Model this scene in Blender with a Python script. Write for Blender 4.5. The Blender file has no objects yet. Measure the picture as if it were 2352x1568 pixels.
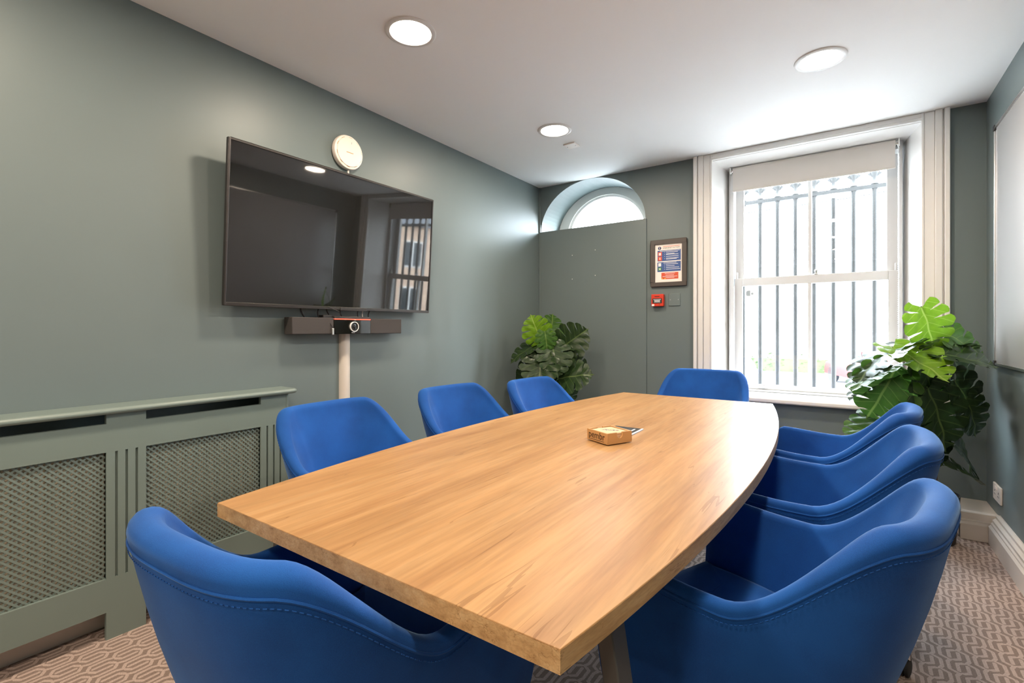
import bpy, bmesh, math, random
from mathutils import Vector, Matrix

S = bpy.context.scene
COL = S.collection
random.seed(7)
R = math.radians

# ------------------------------------------------------------------ room figures (metres)
XL, XR, YF, YB, H = -2.276, 0.645, 3.73, -2.90, 2.37
YO = 4.14                                   # outer face of the window wall

# ------------------------------------------------------------------ camera
cam = bpy.data.cameras.new('camera')
cam.sensor_width = 36.0
cam.lens = 17.0
cam.shift_y = -28.4 / 2352.0
cam.clip_start = 0.02
cam.clip_end = 300
cam_ob = bpy.data.objects.new('camera', cam)
COL.objects.link(cam_ob)
cam_ob.location = (0, 0, 1.10)
cam_ob.rotation_euler = (R(90), 0, R(34.66))
S.camera = cam_ob

# ------------------------------------------------------------------ sky, sun, portals, exposure
W = bpy.data.worlds.new('overcast_sky')
S.world = W
W.use_nodes = True
bg = W.node_tree.nodes['Background']
bg.inputs['Color'].default_value = (0.80, 0.91, 1.0, 1)
bg.inputs['Strength'].default_value = 15.0

sun_d = bpy.data.lights.new('hazy_sun', 'SUN')
sun_d.energy = 10.0
sun_d.angle = R(30)
sun_d.color = (0.93, 0.97, 1.0)
sun = bpy.data.objects.new('hazy_sun', sun_d)
COL.objects.link(sun)
sun.rotation_euler = Vector((-0.86, -0.42, -0.26)).to_track_quat('-Z', 'Y').to_euler()

def portal(name, loc, sx, sz, dy=-1):
    d = bpy.data.lights.new(name, 'AREA')
    d.shape = 'RECTANGLE'; d.size = sx; d.size_y = sz
    d.cycles.is_portal = True
    o = bpy.data.objects.new(name, d); COL.objects.link(o)
    o.location = loc
    o.rotation_euler = Vector((0, dy, 0)).to_track_quat('-Z', 'Y').to_euler()
portal('window_portal', (-0.21, 4.20, 1.45), 1.15, 1.75)
portal('arch_portal', (-1.78, 4.20, 2.17), 0.98, 0.46)

S.view_settings.view_transform = 'Standard'
S.view_settings.look = 'None'
S.view_settings.exposure = 1.40
S.view_settings.gamma = 1.0
S.view_settings.use_curve_mapping = False
S.cycles.use_denoising = True
S.cycles.max_bounces = 10
S.cycles.diffuse_bounces = 6
S.cycles.transparent_max_bounces = 16
S.cycles.sample_clamp_indirect = 30.0
S.cycles.caustics_reflective = False
S.cycles.caustics_refractive = False

# ------------------------------------------------------------------ materials
def srgb(r, g, b):
    f = lambda c: (c / 255 / 12.92) if c / 255 <= 0.04045 else ((c / 255 + 0.055) / 1.055) ** 2.4
    return (f(r), f(g), f(b), 1)

MATS = {}
def mat(name, col, rough=0.5, metal=0.0, spec=0.5, var=0.04, scale=8.0, bump=0.0, bscale=60.0,
        coat=0.0, sheen=0.0, sheen_col=None, emit=None, estr=0.0):
    m = bpy.data.materials.new(name); m.use_nodes = True
    nt = m.node_tree; N = nt.nodes; L = nt.links
    p = N['Principled BSDF']
    tc = N.new('ShaderNodeTexCoord')
    nz = N.new('ShaderNodeTexNoise'); nz.inputs['Scale'].default_value = scale; nz.inputs['Detail'].default_value = 4
    L.new(tc.outputs['Object'], nz.inputs['Vector'])
    mx = N.new('ShaderNodeMix'); mx.data_type = 'RGBA'
    c = Vector(col[:3])
    mx.inputs[6].default_value = (*(c * (1 - var)), 1)
    mx.inputs[7].default_value = (*[min(1, v) for v in c * (1 + var)], 1)
    L.new(nz.outputs['Fac'], mx.inputs[0]); L.new(mx.outputs[2], p.inputs['Base Color'])
    p.inputs['Roughness'].default_value = rough
    p.inputs['Metallic'].default_value = metal
    p.inputs['Specular IOR Level'].default_value = spec
    p.inputs['Coat Weight'].default_value = coat
    p.inputs['Sheen Weight'].default_value = sheen
    if sheen:
        p.inputs['Sheen Roughness'].default_value = 0.35
        p.inputs['Sheen Tint'].default_value = sheen_col or (1, 1, 1, 1)
    if emit:
        p.inputs['Emission Color'].default_value = emit
        p.inputs['Emission Strength'].default_value = estr
    if bump:
        n2 = N.new('ShaderNodeTexNoise'); n2.inputs['Scale'].default_value = bscale; n2.inputs['Detail'].default_value = 3
        L.new(tc.outputs['Object'], n2.inputs['Vector'])
        b = N.new('ShaderNodeBump'); b.inputs['Strength'].default_value = bump; b.inputs['Distance'].default_value = 0.004
        L.new(n2.outputs['Fac'], b.inputs['Height']); L.new(b.outputs['Normal'], p.inputs['Normal'])
    MATS[name] = m
    return m

WALL = srgb(107, 119, 120)
mat('wall_paint', WALL, 0.42, var=0.03, scale=2.5, bump=0.10, bscale=9, spec=0.4)
mat('ceiling_paint', srgb(245, 244, 243), 0.8, var=0.012, scale=2, bump=0.08, bscale=7)
mat('white_gloss', srgb(232, 230, 228), 0.28, var=0.01)
mat('sash_white_shaded', srgb(196, 195, 194), 0.35, var=0.01)  # white gloss greyed: shade of the backlit sash put into its colour
mat('white_satin', srgb(226, 224, 221), 0.45, var=0.02)
mat('skirting_cream', srgb(214, 205, 196), 0.35, var=0.03)
mat('cover_paint', srgb(116, 129, 124), 0.38, var=0.04, scale=5)
mat('radiator_white', srgb(238, 222, 200), 0.4)
mat('tv_bezel', srgb(52, 49, 48), 0.35, metal=0.3, var=0.05)
mat('tv_screen', (0.012, 0.012, 0.012, 1), 0.03, var=0.0, spec=0.6)
mat('black_plastic', srgb(34, 33, 33), 0.45, var=0.05)
mat('speaker_cloth', srgb(66, 62, 61), 0.8, var=0.06, scale=300, bump=0.3, bscale=700)
mat('black_gloss', (0.006, 0.006, 0.005, 1), 0.05, var=0.0)
mat('lens_glass', srgb(50, 52, 54), 0.08, var=0.02)
mat('white_plastic', srgb(238, 228, 220), 0.4, var=0.01)
mat('device_white', srgb(240, 226, 216), 0.4, var=0.01)
mat('chrome', (0.75, 0.74, 0.72, 1), 0.18, metal=1.0, var=0.02)
mat('aluminium', (0.62, 0.61, 0.60, 1), 0.3, metal=1.0, var=0.03)
mat('steel_grey', srgb(74, 72, 70), 0.45, metal=0.2, var=0.05)
mat('frame_brown', srgb(78, 70, 66), 0.5, var=0.06)
mat('paper', srgb(244, 236, 230), 0.6, var=0.01)
mat('print_blue', srgb(58, 88, 148), 0.5, var=0.02)
mat('print_red', srgb(214, 84, 52), 0.5, var=0.02)
mat('print_green', srgb(52, 128, 62), 0.5, var=0.02)
mat('print_black', srgb(40, 36, 34), 0.5, var=0.02)
mat('print_navy', srgb(34, 44, 96), 0.5, var=0.02)
mat('print_white', srgb(240, 240, 240), 0.5, var=0.01)
mat('print_yellow', srgb(240, 190, 70), 0.5, var=0.01)
mat('callpoint_red', srgb(212, 58, 36), 0.35, var=0.03)
mat('led_red', srgb(200, 30, 20), 0.4, emit=(1, 0.08, 0.04, 1), estr=1.6)
mat('pot_black', srgb(30, 28, 27), 0.5, var=0.1)
mat('bark', srgb(92, 62, 44), 0.9, var=0.3, scale=40, bump=0.8, bscale=60)
mat('soil', srgb(58, 46, 38), 0.95, var=0.3, scale=60, bump=0.8, bscale=80)
mat('stem_green', srgb(72, 104, 44), 0.5, var=0.1)
mat('bamboo', srgb(190, 146, 96), 0.4, var=0.08, scale=30)
mat('coaster_ply', srgb(206, 172, 136), 0.5, var=0.03)
mat('engraving', srgb(58, 42, 26), 0.6, var=0.02)
mat('pad_black', srgb(44, 41, 39), 0.35, var=0.03)
mat('iron_paint', srgb(60, 59, 58), 0.6, var=0.25, scale=25, bump=0.3, bscale=80)
mat('asphalt', srgb(140, 140, 140), 0.9, var=0.12, scale=3)
mat('paving', srgb(206, 203, 198), 0.9, var=0.1, scale=3)
mat('render_white', srgb(228, 224, 218), 0.85, var=0.04, scale=1)
mat('roof_slate', srgb(90, 92, 98), 0.7, var=0.1)
mat('car_red', srgb(96, 9, 11), 0.4, spec=0.2, coat=0.0, var=0.02)
mat('car_glass', srgb(40, 46, 50), 0.05, var=0.02)
mat('rubber', srgb(28, 28, 28), 0.7, var=0.08)
mat('hedge_leaf', srgb(46, 60, 18), 0.7, var=0.3, scale=12, bump=0.8, bscale=14)
mat('tarpaulin', srgb(58, 60, 64), 0.7, var=0.15, scale=9, bump=0.6, bscale=12)
mat('blind_cloth', srgb(206, 201, 196), 0.75, var=0.01, bump=0.05, bscale=400)
mat('sticker', srgb(150, 156, 158), 0.5, var=0.03)
mat('whiteboard', srgb(164, 163, 165), 0.16, var=0.008, scale=1.5)

def brick_mat():
    m = bpy.data.materials.new('brickwork'); m.use_nodes = True
    N = m.node_tree.nodes; L = m.node_tree.links; p = N['Principled BSDF']
    tc = N.new('ShaderNodeTexCoord'); b = N.new('ShaderNodeTexBrick')
    b.inputs['Color1'].default_value = srgb(196, 160, 138); b.inputs['Color2'].default_value = srgb(208, 176, 150)
    b.inputs['Mortar'].default_value = srgb(190, 180, 168); b.inputs['Scale'].default_value = 2.0
    mp = N.new('ShaderNodeMapping'); mp.inputs['Rotation'].default_value = (R(90), 0, R(90))
    L.new(tc.outputs['Object'], mp.inputs['Vector']); L.new(mp.outputs['Vector'], b.inputs['Vector'])
    L.new(b.outputs['Color'], p.inputs['Base Color']); p.inputs['Roughness'].default_value = 0.9
    MATS['brickwork'] = m
brick_mat()

def wood_mat(name, grain_axis_scale, c_dark, c_mid, c_light, rough, coat):
    m = bpy.data.materials.new(name); m.use_nodes = True
    N = m.node_tree.nodes; L = m.node_tree.links; p = N['Principled BSDF']
    tc = N.new('ShaderNodeTexCoord')
    mp = N.new('ShaderNodeMapping'); mp.inputs['Scale'].default_value = grain_axis_scale
    L.new(tc.outputs['Object'], mp.inputs['Vector'])
    wv = N.new('ShaderNodeTexNoise'); wv.inputs['Scale'].default_value = 1.0; wv.inputs['Detail'].default_value = 8
    wv.inputs['Roughness'].default_value = 0.62; wv.inputs['Distortion'].default_value = 0.25
    L.new(mp.outputs['Vector'], wv.inputs['Vector'])
    cr = N.new('ShaderNodeValToRGB')
    e = cr.color_ramp.elements
    e[0].position = 0.30; e[0].color = c_dark
    e[1].position = 0.72; e[1].color = c_light
    k = cr.color_ramp.elements.new(0.5); k.color = c_mid
    L.new(wv.outputs['Fac'], cr.inputs['Fac'])
    # fine pores
    mp2 = N.new('ShaderNodeMapping'); mp2.inputs['Scale'].default_value = tuple(v * 7 for v in grain_axis_scale)
    L.new(tc.outputs['Object'], mp2.inputs['Vector'])
    fn = N.new('ShaderNodeTexNoise'); fn.inputs['Scale'].default_value = 1; fn.inputs['Detail'].default_value = 5
    L.new(mp2.outputs['Vector'], fn.inputs['Vector'])
    mr = N.new('ShaderNodeMapRange'); mr.inputs[1].default_value = 0.30; mr.inputs[2].default_value = 0.60
    mr.inputs[3].default_value = 0.86; mr.inputs[4].default_value = 1.04
    L.new(fn.outputs['Fac'], mr.inputs[0])
    # cracks: thin dark shakes running with the grain
    mp3 = N.new('ShaderNodeMapping'); mp3.inputs['Scale'].default_value = tuple(v * 0.9 for v in grain_axis_scale)
    mp3.inputs['Location'].default_value = (3.1, 1.7, 0.4)
    L.new(tc.outputs['Object'], mp3.inputs['Vector'])
    ck = N.new('ShaderNodeTexNoise'); ck.inputs['Scale'].default_value = 1.3; ck.inputs['Detail'].default_value = 3
    L.new(mp3.outputs['Vector'], ck.inputs['Vector'])
    s1 = N.new('ShaderNodeMath'); s1.operation = 'SUBTRACT'; s1.inputs[1].default_value = 0.44
    ab = N.new('ShaderNodeMath'); ab.operation = 'ABSOLUTE'
    L.new(ck.outputs['Fac'], s1.inputs[0]); L.new(s1.outputs[0], ab.inputs[0])
    br = N.new('ShaderNodeTexNoise'); br.inputs['Scale'].default_value = 5.0
    L.new(tc.outputs['Object'], br.inputs['Vector'])
    bm_ = N.new('ShaderNodeMapRange'); bm_.inputs[1].default_value = 0.49; bm_.inputs[2].default_value = 0.62
    bm_.inputs[3].default_value = 0.0; bm_.inputs[4].default_value = 0.012
    L.new(br.outputs['Fac'], bm_.inputs[0])
    lt = N.new('ShaderNodeMath'); lt.operation = 'LESS_THAN'
    L.new(ab.outputs[0], lt.inputs[0]); L.new(bm_.outputs[0], lt.inputs[1])
    # broad cloudy variation between boards
    mp4 = N.new('ShaderNodeMapping'); mp4.inputs['Scale'].default_value = (5.0, 1.3, 5.0)
    L.new(tc.outputs['Object'], mp4.inputs['Vector'])
    cl_ = N.new('ShaderNodeTexNoise'); cl_.inputs['Scale'].default_value = 1.0; cl_.inputs['Detail'].default_value = 3
    L.new(mp4.outputs['Vector'], cl_.inputs['Vector'])
    cm_ = N.new('ShaderNodeMapRange'); cm_.inputs[1].default_value = 0.3; cm_.inputs[2].default_value = 0.7
    cm_.inputs[3].default_value = 0.86; cm_.inputs[4].default_value = 1.08
    L.new(cl_.outputs['Fac'], cm_.inputs[0])
    mm_ = N.new('ShaderNodeMath'); mm_.operation = 'MULTIPLY'; L.new(mr.outputs[0], mm_.inputs[0]); L.new(cm_.outputs[0], mm_.inputs[1])
    m1 = N.new('ShaderNodeMix'); m1.data_type = 'RGBA'; m1.blend_type = 'MULTIPLY'; m1.inputs[0].default_value = 1
    L.new(cr.outputs['Color'], m1.inputs[6]); L.new(mm_.outputs[0], m1.inputs[7])
    m2 = N.new('ShaderNodeMix'); m2.data_type = 'RGBA'; m2.blend_type = 'MULTIPLY'
    mul = N.new('ShaderNodeMath'); mul.operation = 'MULTIPLY'; mul.inputs[1].default_value = 0.45
    L.new(lt.outputs[0], mul.inputs[0]); L.new(mul.outputs[0], m2.inputs[0])
    L.new(m1.outputs[2], m2.inputs[6]); m2.inputs[7].default_value = (0.45, 0.36, 0.28, 1)
    L.new(m2.outputs[2], p.inputs['Base Color'])
    p.inputs['Roughness'].default_value = rough; p.inputs['Specular IOR Level'].default_value = 0.18
    p.inputs['Coat Weight'].default_value = coat; p.inputs['Coat Roughness'].default_value = 0.12
    b = N.new('ShaderNodeBump'); b.inputs['Strength'].default_value = 0.06; b.inputs['Distance'].default_value = 0.002
    L.new(fn.outputs['Fac'], b.inputs['Height']); L.new(b.outputs['Normal'], p.inputs['Normal'])
    MATS[name] = m
wood_mat('oak_top', (20, 1.15, 20), srgb(150, 110, 72), srgb(166, 127, 85), srgb(176, 140, 99), 0.36, 0.0)
wood_mat('oak_edge', (40, 5, 60), srgb(166, 128, 86), srgb(192, 154, 108), srgb(206, 172, 128), 0.5, 0.0)

def fabric_mat():
    m = bpy.data.materials.new('blue_wool'); m.use_nodes = True
    N = m.node_tree.nodes; L = m.node_tree.links; p = N['Principled BSDF']
    tc = N.new('ShaderNodeTexCoord')
    a = N.new('ShaderNodeTexNoise'); a.inputs['Scale'].default_value = 900; a.inputs['Detail'].default_value = 2
    b = N.new('ShaderNodeTexNoise'); b.inputs['Scale'].default_value = 6; b.inputs['Detail'].default_value = 4
    L.new(tc.outputs['Object'], a.inputs['Vector']); L.new(tc.outputs['Object'], b.inputs['Vector'])
    ad = N.new('ShaderNodeMath'); ad.operation = 'MULTIPLY_ADD'; ad.inputs[1].default_value = 0.65
    L.new(a.outputs['Fac'], ad.inputs[0]); L.new(b.outputs['Fac'], ad.inputs[2])
    cr = N.new('ShaderNodeValToRGB'); e = cr.color_ramp.elements
    e[0].position = 0.55; e[0].color = srgb(15, 60, 124)
    e[1].position = 1.05; e[1].color = srgb(22, 82, 158)
    L.new(ad.outputs[0], cr.inputs['Fac']); L.new(cr.outputs['Color'], p.inputs['Base Color'])
    p.inputs['Roughness'].default_value = 0.85
    p.inputs['Specular IOR Level'].default_value = 0.25
    p.inputs['Sheen Weight'].default_value = 0.25
    p.inputs['Sheen Roughness'].default_value = 0.35
    p.inputs['Sheen Tint'].default_value = (0.45, 0.70, 1, 1)
    bp = N.new('ShaderNodeBump'); bp.inputs['Strength'].default_value = 0.25; bp.inputs['Distance'].default_value = 0.001
    L.new(a.outputs['Fac'], bp.inputs['Height']); L.new(bp.outputs['Normal'], p.inputs['Normal'])
    MATS['blue_wool'] = m
fabric_mat()

def leaf_mat(name, c0, c1, vein, trans):
    m = bpy.data.materials.new(name); m.use_nodes = True
    N = m.node_tree.nodes; L = m.node_tree.links; p = N['Principled BSDF']
    out = N['Material Output']
    tc = N.new('ShaderNodeTexCoord')
    nz = N.new('ShaderNodeTexNoise'); nz.inputs['Scale'].default_value = 9; nz.inputs['Detail'].default_value = 4
    L.new(tc.outputs['Object'], nz.inputs['Vector'])
    mx = N.new('ShaderNodeMix'); mx.data_type = 'RGBA'; mx.inputs[6].default_value = c0; mx.inputs[7].default_value = c1
    L.new(nz.outputs['Fac'], mx.inputs[0])
    sp = N.new('ShaderNodeSeparateXYZ'); L.new(tc.outputs['Object'], sp.inputs[0])
    ab = N.new('ShaderNodeMath'); ab.operation = 'ABSOLUTE'; L.new(sp.outputs['X'], ab.inputs[0])
    mr = N.new('ShaderNodeMapRange'); mr.inputs[1].default_value = 0.010; mr.inputs[2].default_value = 0.022
    mr.inputs[3].default_value = 0.7; mr.inputs[4].default_value = 0.0
    L.new(ab.outputs[0], mr.inputs[0])
    # lateral veins sweeping forward from the midrib
    v1 = N.new('ShaderNodeMath'); v1.operation = 'MULTIPLY_ADD'; v1.inputs[1].default_value = -0.55; L.new(ab.outputs[0], v1.inputs[0]); L.new(sp.outputs['Y'], v1.inputs[2])
    v2 = N.new('ShaderNodeMath'); v2.operation = 'MULTIPLY'; v2.inputs[1].default_value = 6.6; L.new(v1.outputs[0], v2.inputs[0])
    v3 = N.new('ShaderNodeMath'); v3.operation = 'FRACT'; L.new(v2.outputs[0], v3.inputs[0])
    v4 = N.new('ShaderNodeMath'); v4.operation = 'LESS_THAN'; v4.inputs[1].default_value = 0.10; L.new(v3.outputs[0], v4.inputs[0])
    v5 = N.new('ShaderNodeMath'); v5.operation = 'MULTIPLY'; v5.inputs[1].default_value = 0.35; L.new(v4.outputs[0], v5.inputs[0])
    v6 = N.new('ShaderNodeMath'); v6.operation = 'MAXIMUM'; L.new(v5.outputs[0], v6.inputs[0]); L.new(mr.outputs[0], v6.inputs[1])
    m2 = N.new('ShaderNodeMix'); m2.data_type = 'RGBA'; m2.inputs[7].default_value = vein
    L.new(v6.outputs[0], m2.inputs[0]); L.new(mx.outputs[2], m2.inputs[6])
    L.new(m2.outputs[2], p.inputs['Base Color'])
    p.inputs['Roughness'].default_value = 0.32; p.inputs['Specular IOR Level'].default_value = 0.28
    tr = N.new('ShaderNodeBsdfTranslucent'); L.new(m2.outputs[2], tr.inputs['Color'])
    ms = N.new('ShaderNodeMixShader'); ms.inputs[0].default_value = trans
    L.new(p.outputs[0], ms.inputs[1]); L.new(tr.outputs[0], ms.inputs[2]); L.new(ms.outputs[0], out.inputs['Surface'])
    MATS[name] = m
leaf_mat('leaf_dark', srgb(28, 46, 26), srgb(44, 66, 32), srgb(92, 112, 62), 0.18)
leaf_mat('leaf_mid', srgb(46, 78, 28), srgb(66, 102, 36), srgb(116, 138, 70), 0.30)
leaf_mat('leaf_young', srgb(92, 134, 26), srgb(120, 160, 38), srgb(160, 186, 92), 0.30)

def glass_mat():
    m = bpy.data.materials.new('window_glass'); m.use_nodes = True
    N = m.node_tree.nodes; L = m.node_tree.links
    N.remove(N['Principled BSDF']); out = N['Material Output']
    t = N.new('ShaderNodeBsdfTransparent'); t.inputs['Color'].default_value = (0.97, 0.98, 0.98, 1)
    g = N.new('ShaderNodeBsdfGlossy'); g.inputs['Roughness'].default_value = 0.0
    lw = N.new('ShaderNodeLayerWeight'); lw.inputs['Blend'].default_value = 0.5
    pw = N.new('ShaderNodeMath'); pw.operation = 'POWER'; pw.inputs[1].default_value = 5.0; L.new(lw.outputs['Facing'], pw.inputs[0])
    fr = N.new('ShaderNodeMath'); fr.operation = 'MULTIPLY_ADD'; fr.inputs[1].default_value = 0.9; fr.inputs[2].default_value = 0.03; L.new(pw.outputs[0], fr.inputs[0])
    a = N.new('ShaderNodeMixShader'); L.new(fr.outputs[0], a.inputs[0]); L.new(t.outputs[0], a.inputs[1]); L.new(g.outputs[0], a.inputs[2])
    # veiling glare put into the glass as a faint translucent haze, greying the railings
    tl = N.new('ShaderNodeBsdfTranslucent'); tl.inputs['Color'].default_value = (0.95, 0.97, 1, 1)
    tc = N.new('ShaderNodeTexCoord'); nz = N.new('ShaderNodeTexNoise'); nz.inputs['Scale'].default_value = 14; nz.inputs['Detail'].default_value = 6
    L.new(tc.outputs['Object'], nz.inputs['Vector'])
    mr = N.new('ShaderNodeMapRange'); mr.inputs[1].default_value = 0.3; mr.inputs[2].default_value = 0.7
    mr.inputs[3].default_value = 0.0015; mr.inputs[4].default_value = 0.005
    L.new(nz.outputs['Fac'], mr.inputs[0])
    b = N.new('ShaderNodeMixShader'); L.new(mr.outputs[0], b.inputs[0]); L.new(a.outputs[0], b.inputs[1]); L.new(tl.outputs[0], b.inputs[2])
    L.new(b.outputs[0], out.inputs['Surface'])
    MATS['window_glass'] = m
glass_mat()

def lamp_mat():
    m = bpy.data.materials.new('lamp_diffuser'); m.use_nodes = True
    N = m.node_tree.nodes; L = m.node_tree.links
    N.remove(N['Principled BSDF']); e = N.new('ShaderNodeEmission')
    e.inputs['Color'].default_value = (1.0, 0.86, 0.70, 1); e.inputs['Strength'].default_value = 15.0
    L.new(e.outputs[0], N['Material Output'].inputs['Surface'])
    MATS['lamp_diffuser'] = m
lamp_mat()

def carpet_mat():
    m = bpy.data.materials.new('patterned_carpet'); m.use_nodes = True
    N = m.node_tree.nodes; L = m.node_tree.links; p = N['Principled BSDF']
    tc = N.new('ShaderNodeTexCoord'); sp = N.new('ShaderNodeSeparateXYZ'); L.new(tc.outputs['Object'], sp.inputs[0])
    def op(o, a, b=None, c=None):
        n = N.new('ShaderNodeMath'); n.operation = o
        for i, v in enumerate((a, b, c)):
            if v is None: continue
            if hasattr(v, 'links') or hasattr(v, 'is_linked'): L.new(v, n.inputs[i])
            else: n.inputs[i].default_value = v
        return n.outputs[0]
    x, y = sp.outputs['X'], sp.outputs['Y']
    # interlocking double-hook motif, repeated on a sheared lattice (0.09 x 0.072 m)
    ry = op('DIVIDE', op('SUBTRACT', y, 0.608), 0.072)
    row = op('FLOOR', op('ADD', ry, 0.5))
    ly = op('MULTIPLY', op('SUBTRACT', ry, row), 0.072)
    rx = op('DIVIDE', op('ADD', op('ADD', x, 2.004), op('MULTIPLY', row, 0.014)), 0.09)
    lx = op('MULTIPLY', op('SUBTRACT', rx, op('FLOOR', op('ADD', rx, 0.5))), 0.09)
    cb = N.new('ShaderNodeCombineXYZ'); L.new(lx, cb.inputs[0]); L.new(ly, cb.inputs[1])
    hook = [((-.036, -.022), (-.036, .020)), ((-.036, .020), (-.028, .036)), ((-.013, -.020), (-.0125, .020)), ((-.0125, .020), (.0125, .0378)), ((.0125, .0378), (.036, .022))]
    segs = hook + [((-a[0], -a[1]), (-b_[0], -b_[1])) for a, b_ in hook]
    dmin = None
    for a, b_ in segs:
        ba = Vector((b_[0] - a[0], b_[1] - a[1], 0))
        n1 = N.new('ShaderNodeVectorMath'); n1.operation = 'SUBTRACT'; L.new(cb.outputs[0], n1.inputs[0]); n1.inputs[1].default_value = (a[0], a[1], 0)
        n2 = N.new('ShaderNodeVectorMath'); n2.operation = 'DOT_PRODUCT'; L.new(n1.outputs[0], n2.inputs[0]); n2.inputs[1].default_value = ba / ba.length_squared
        n3 = N.new('ShaderNodeClamp'); L.new(n2.outputs['Value'], n3.inputs[0])
        n4 = N.new('ShaderNodeVectorMath'); n4.operation = 'SCALE'; n4.inputs[0].default_value = ba; L.new(n3.outputs[0], n4.inputs['Scale'])
        n5 = N.new('ShaderNodeVectorMath'); n5.operation = 'DISTANCE'; L.new(n1.outputs[0], n5.inputs[0]); L.new(n4.outputs[0], n5.inputs[1])
        dmin = n5.outputs['Value'] if dmin is None else op('MINIMUM', dmin, n5.outputs['Value'])
    dark = op('GREATER_THAN', dmin, 0.0054)
    nz = N.new('ShaderNodeTexNoise'); nz.inputs['Scale'].default_value = 260; nz.inputs['Detail'].default_value = 3
    L.new(tc.outputs['Object'], nz.inputs['Vector'])
    mx = N.new('ShaderNodeMix'); mx.data_type = 'RGBA'
    mx.inputs[6].default_value = srgb(172, 152, 142); mx.inputs[7].default_value = srgb(126, 108, 99)
    L.new(dark, mx.inputs[0])
    mr = N.new('ShaderNodeMapRange'); mr.inputs[1].default_value = 0.3; mr.inputs[2].default_value = 0.7
    mr.inputs[3].default_value = 0.78; mr.inputs[4].default_value = 1.2
    L.new(nz.outputs['Fac'], mr.inputs[0])
    m1 = N.new('ShaderNodeMix'); m1.data_type = 'RGBA'; m1.blend_type = 'MULTIPLY'; m1.inputs[0].default_value = 1
    L.new(mx.outputs[2], m1.inputs[6]); L.new(mr.outputs[0], m1.inputs[7]); L.new(m1.outputs[2], p.inputs['Base Color'])
    p.inputs['Roughness'].default_value = 0.95; p.inputs['Specular IOR Level'].default_value = 0.1
    p.inputs['Sheen Weight'].default_value = 0.2
    hb = op('ADD', op('MULTIPLY', nz.outputs['Fac'], 0.6), op('MULTIPLY', dark, -0.4))
    bp = N.new('ShaderNodeBump'); bp.inputs['Strength'].default_value = 0.5; bp.inputs['Distance'].default_value = 0.003
    L.new(hb, bp.inputs['Height']); L.new(bp.outputs['Normal'], p.inputs['Normal'])
    MATS['patterned_carpet'] = m
carpet_mat()

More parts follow.
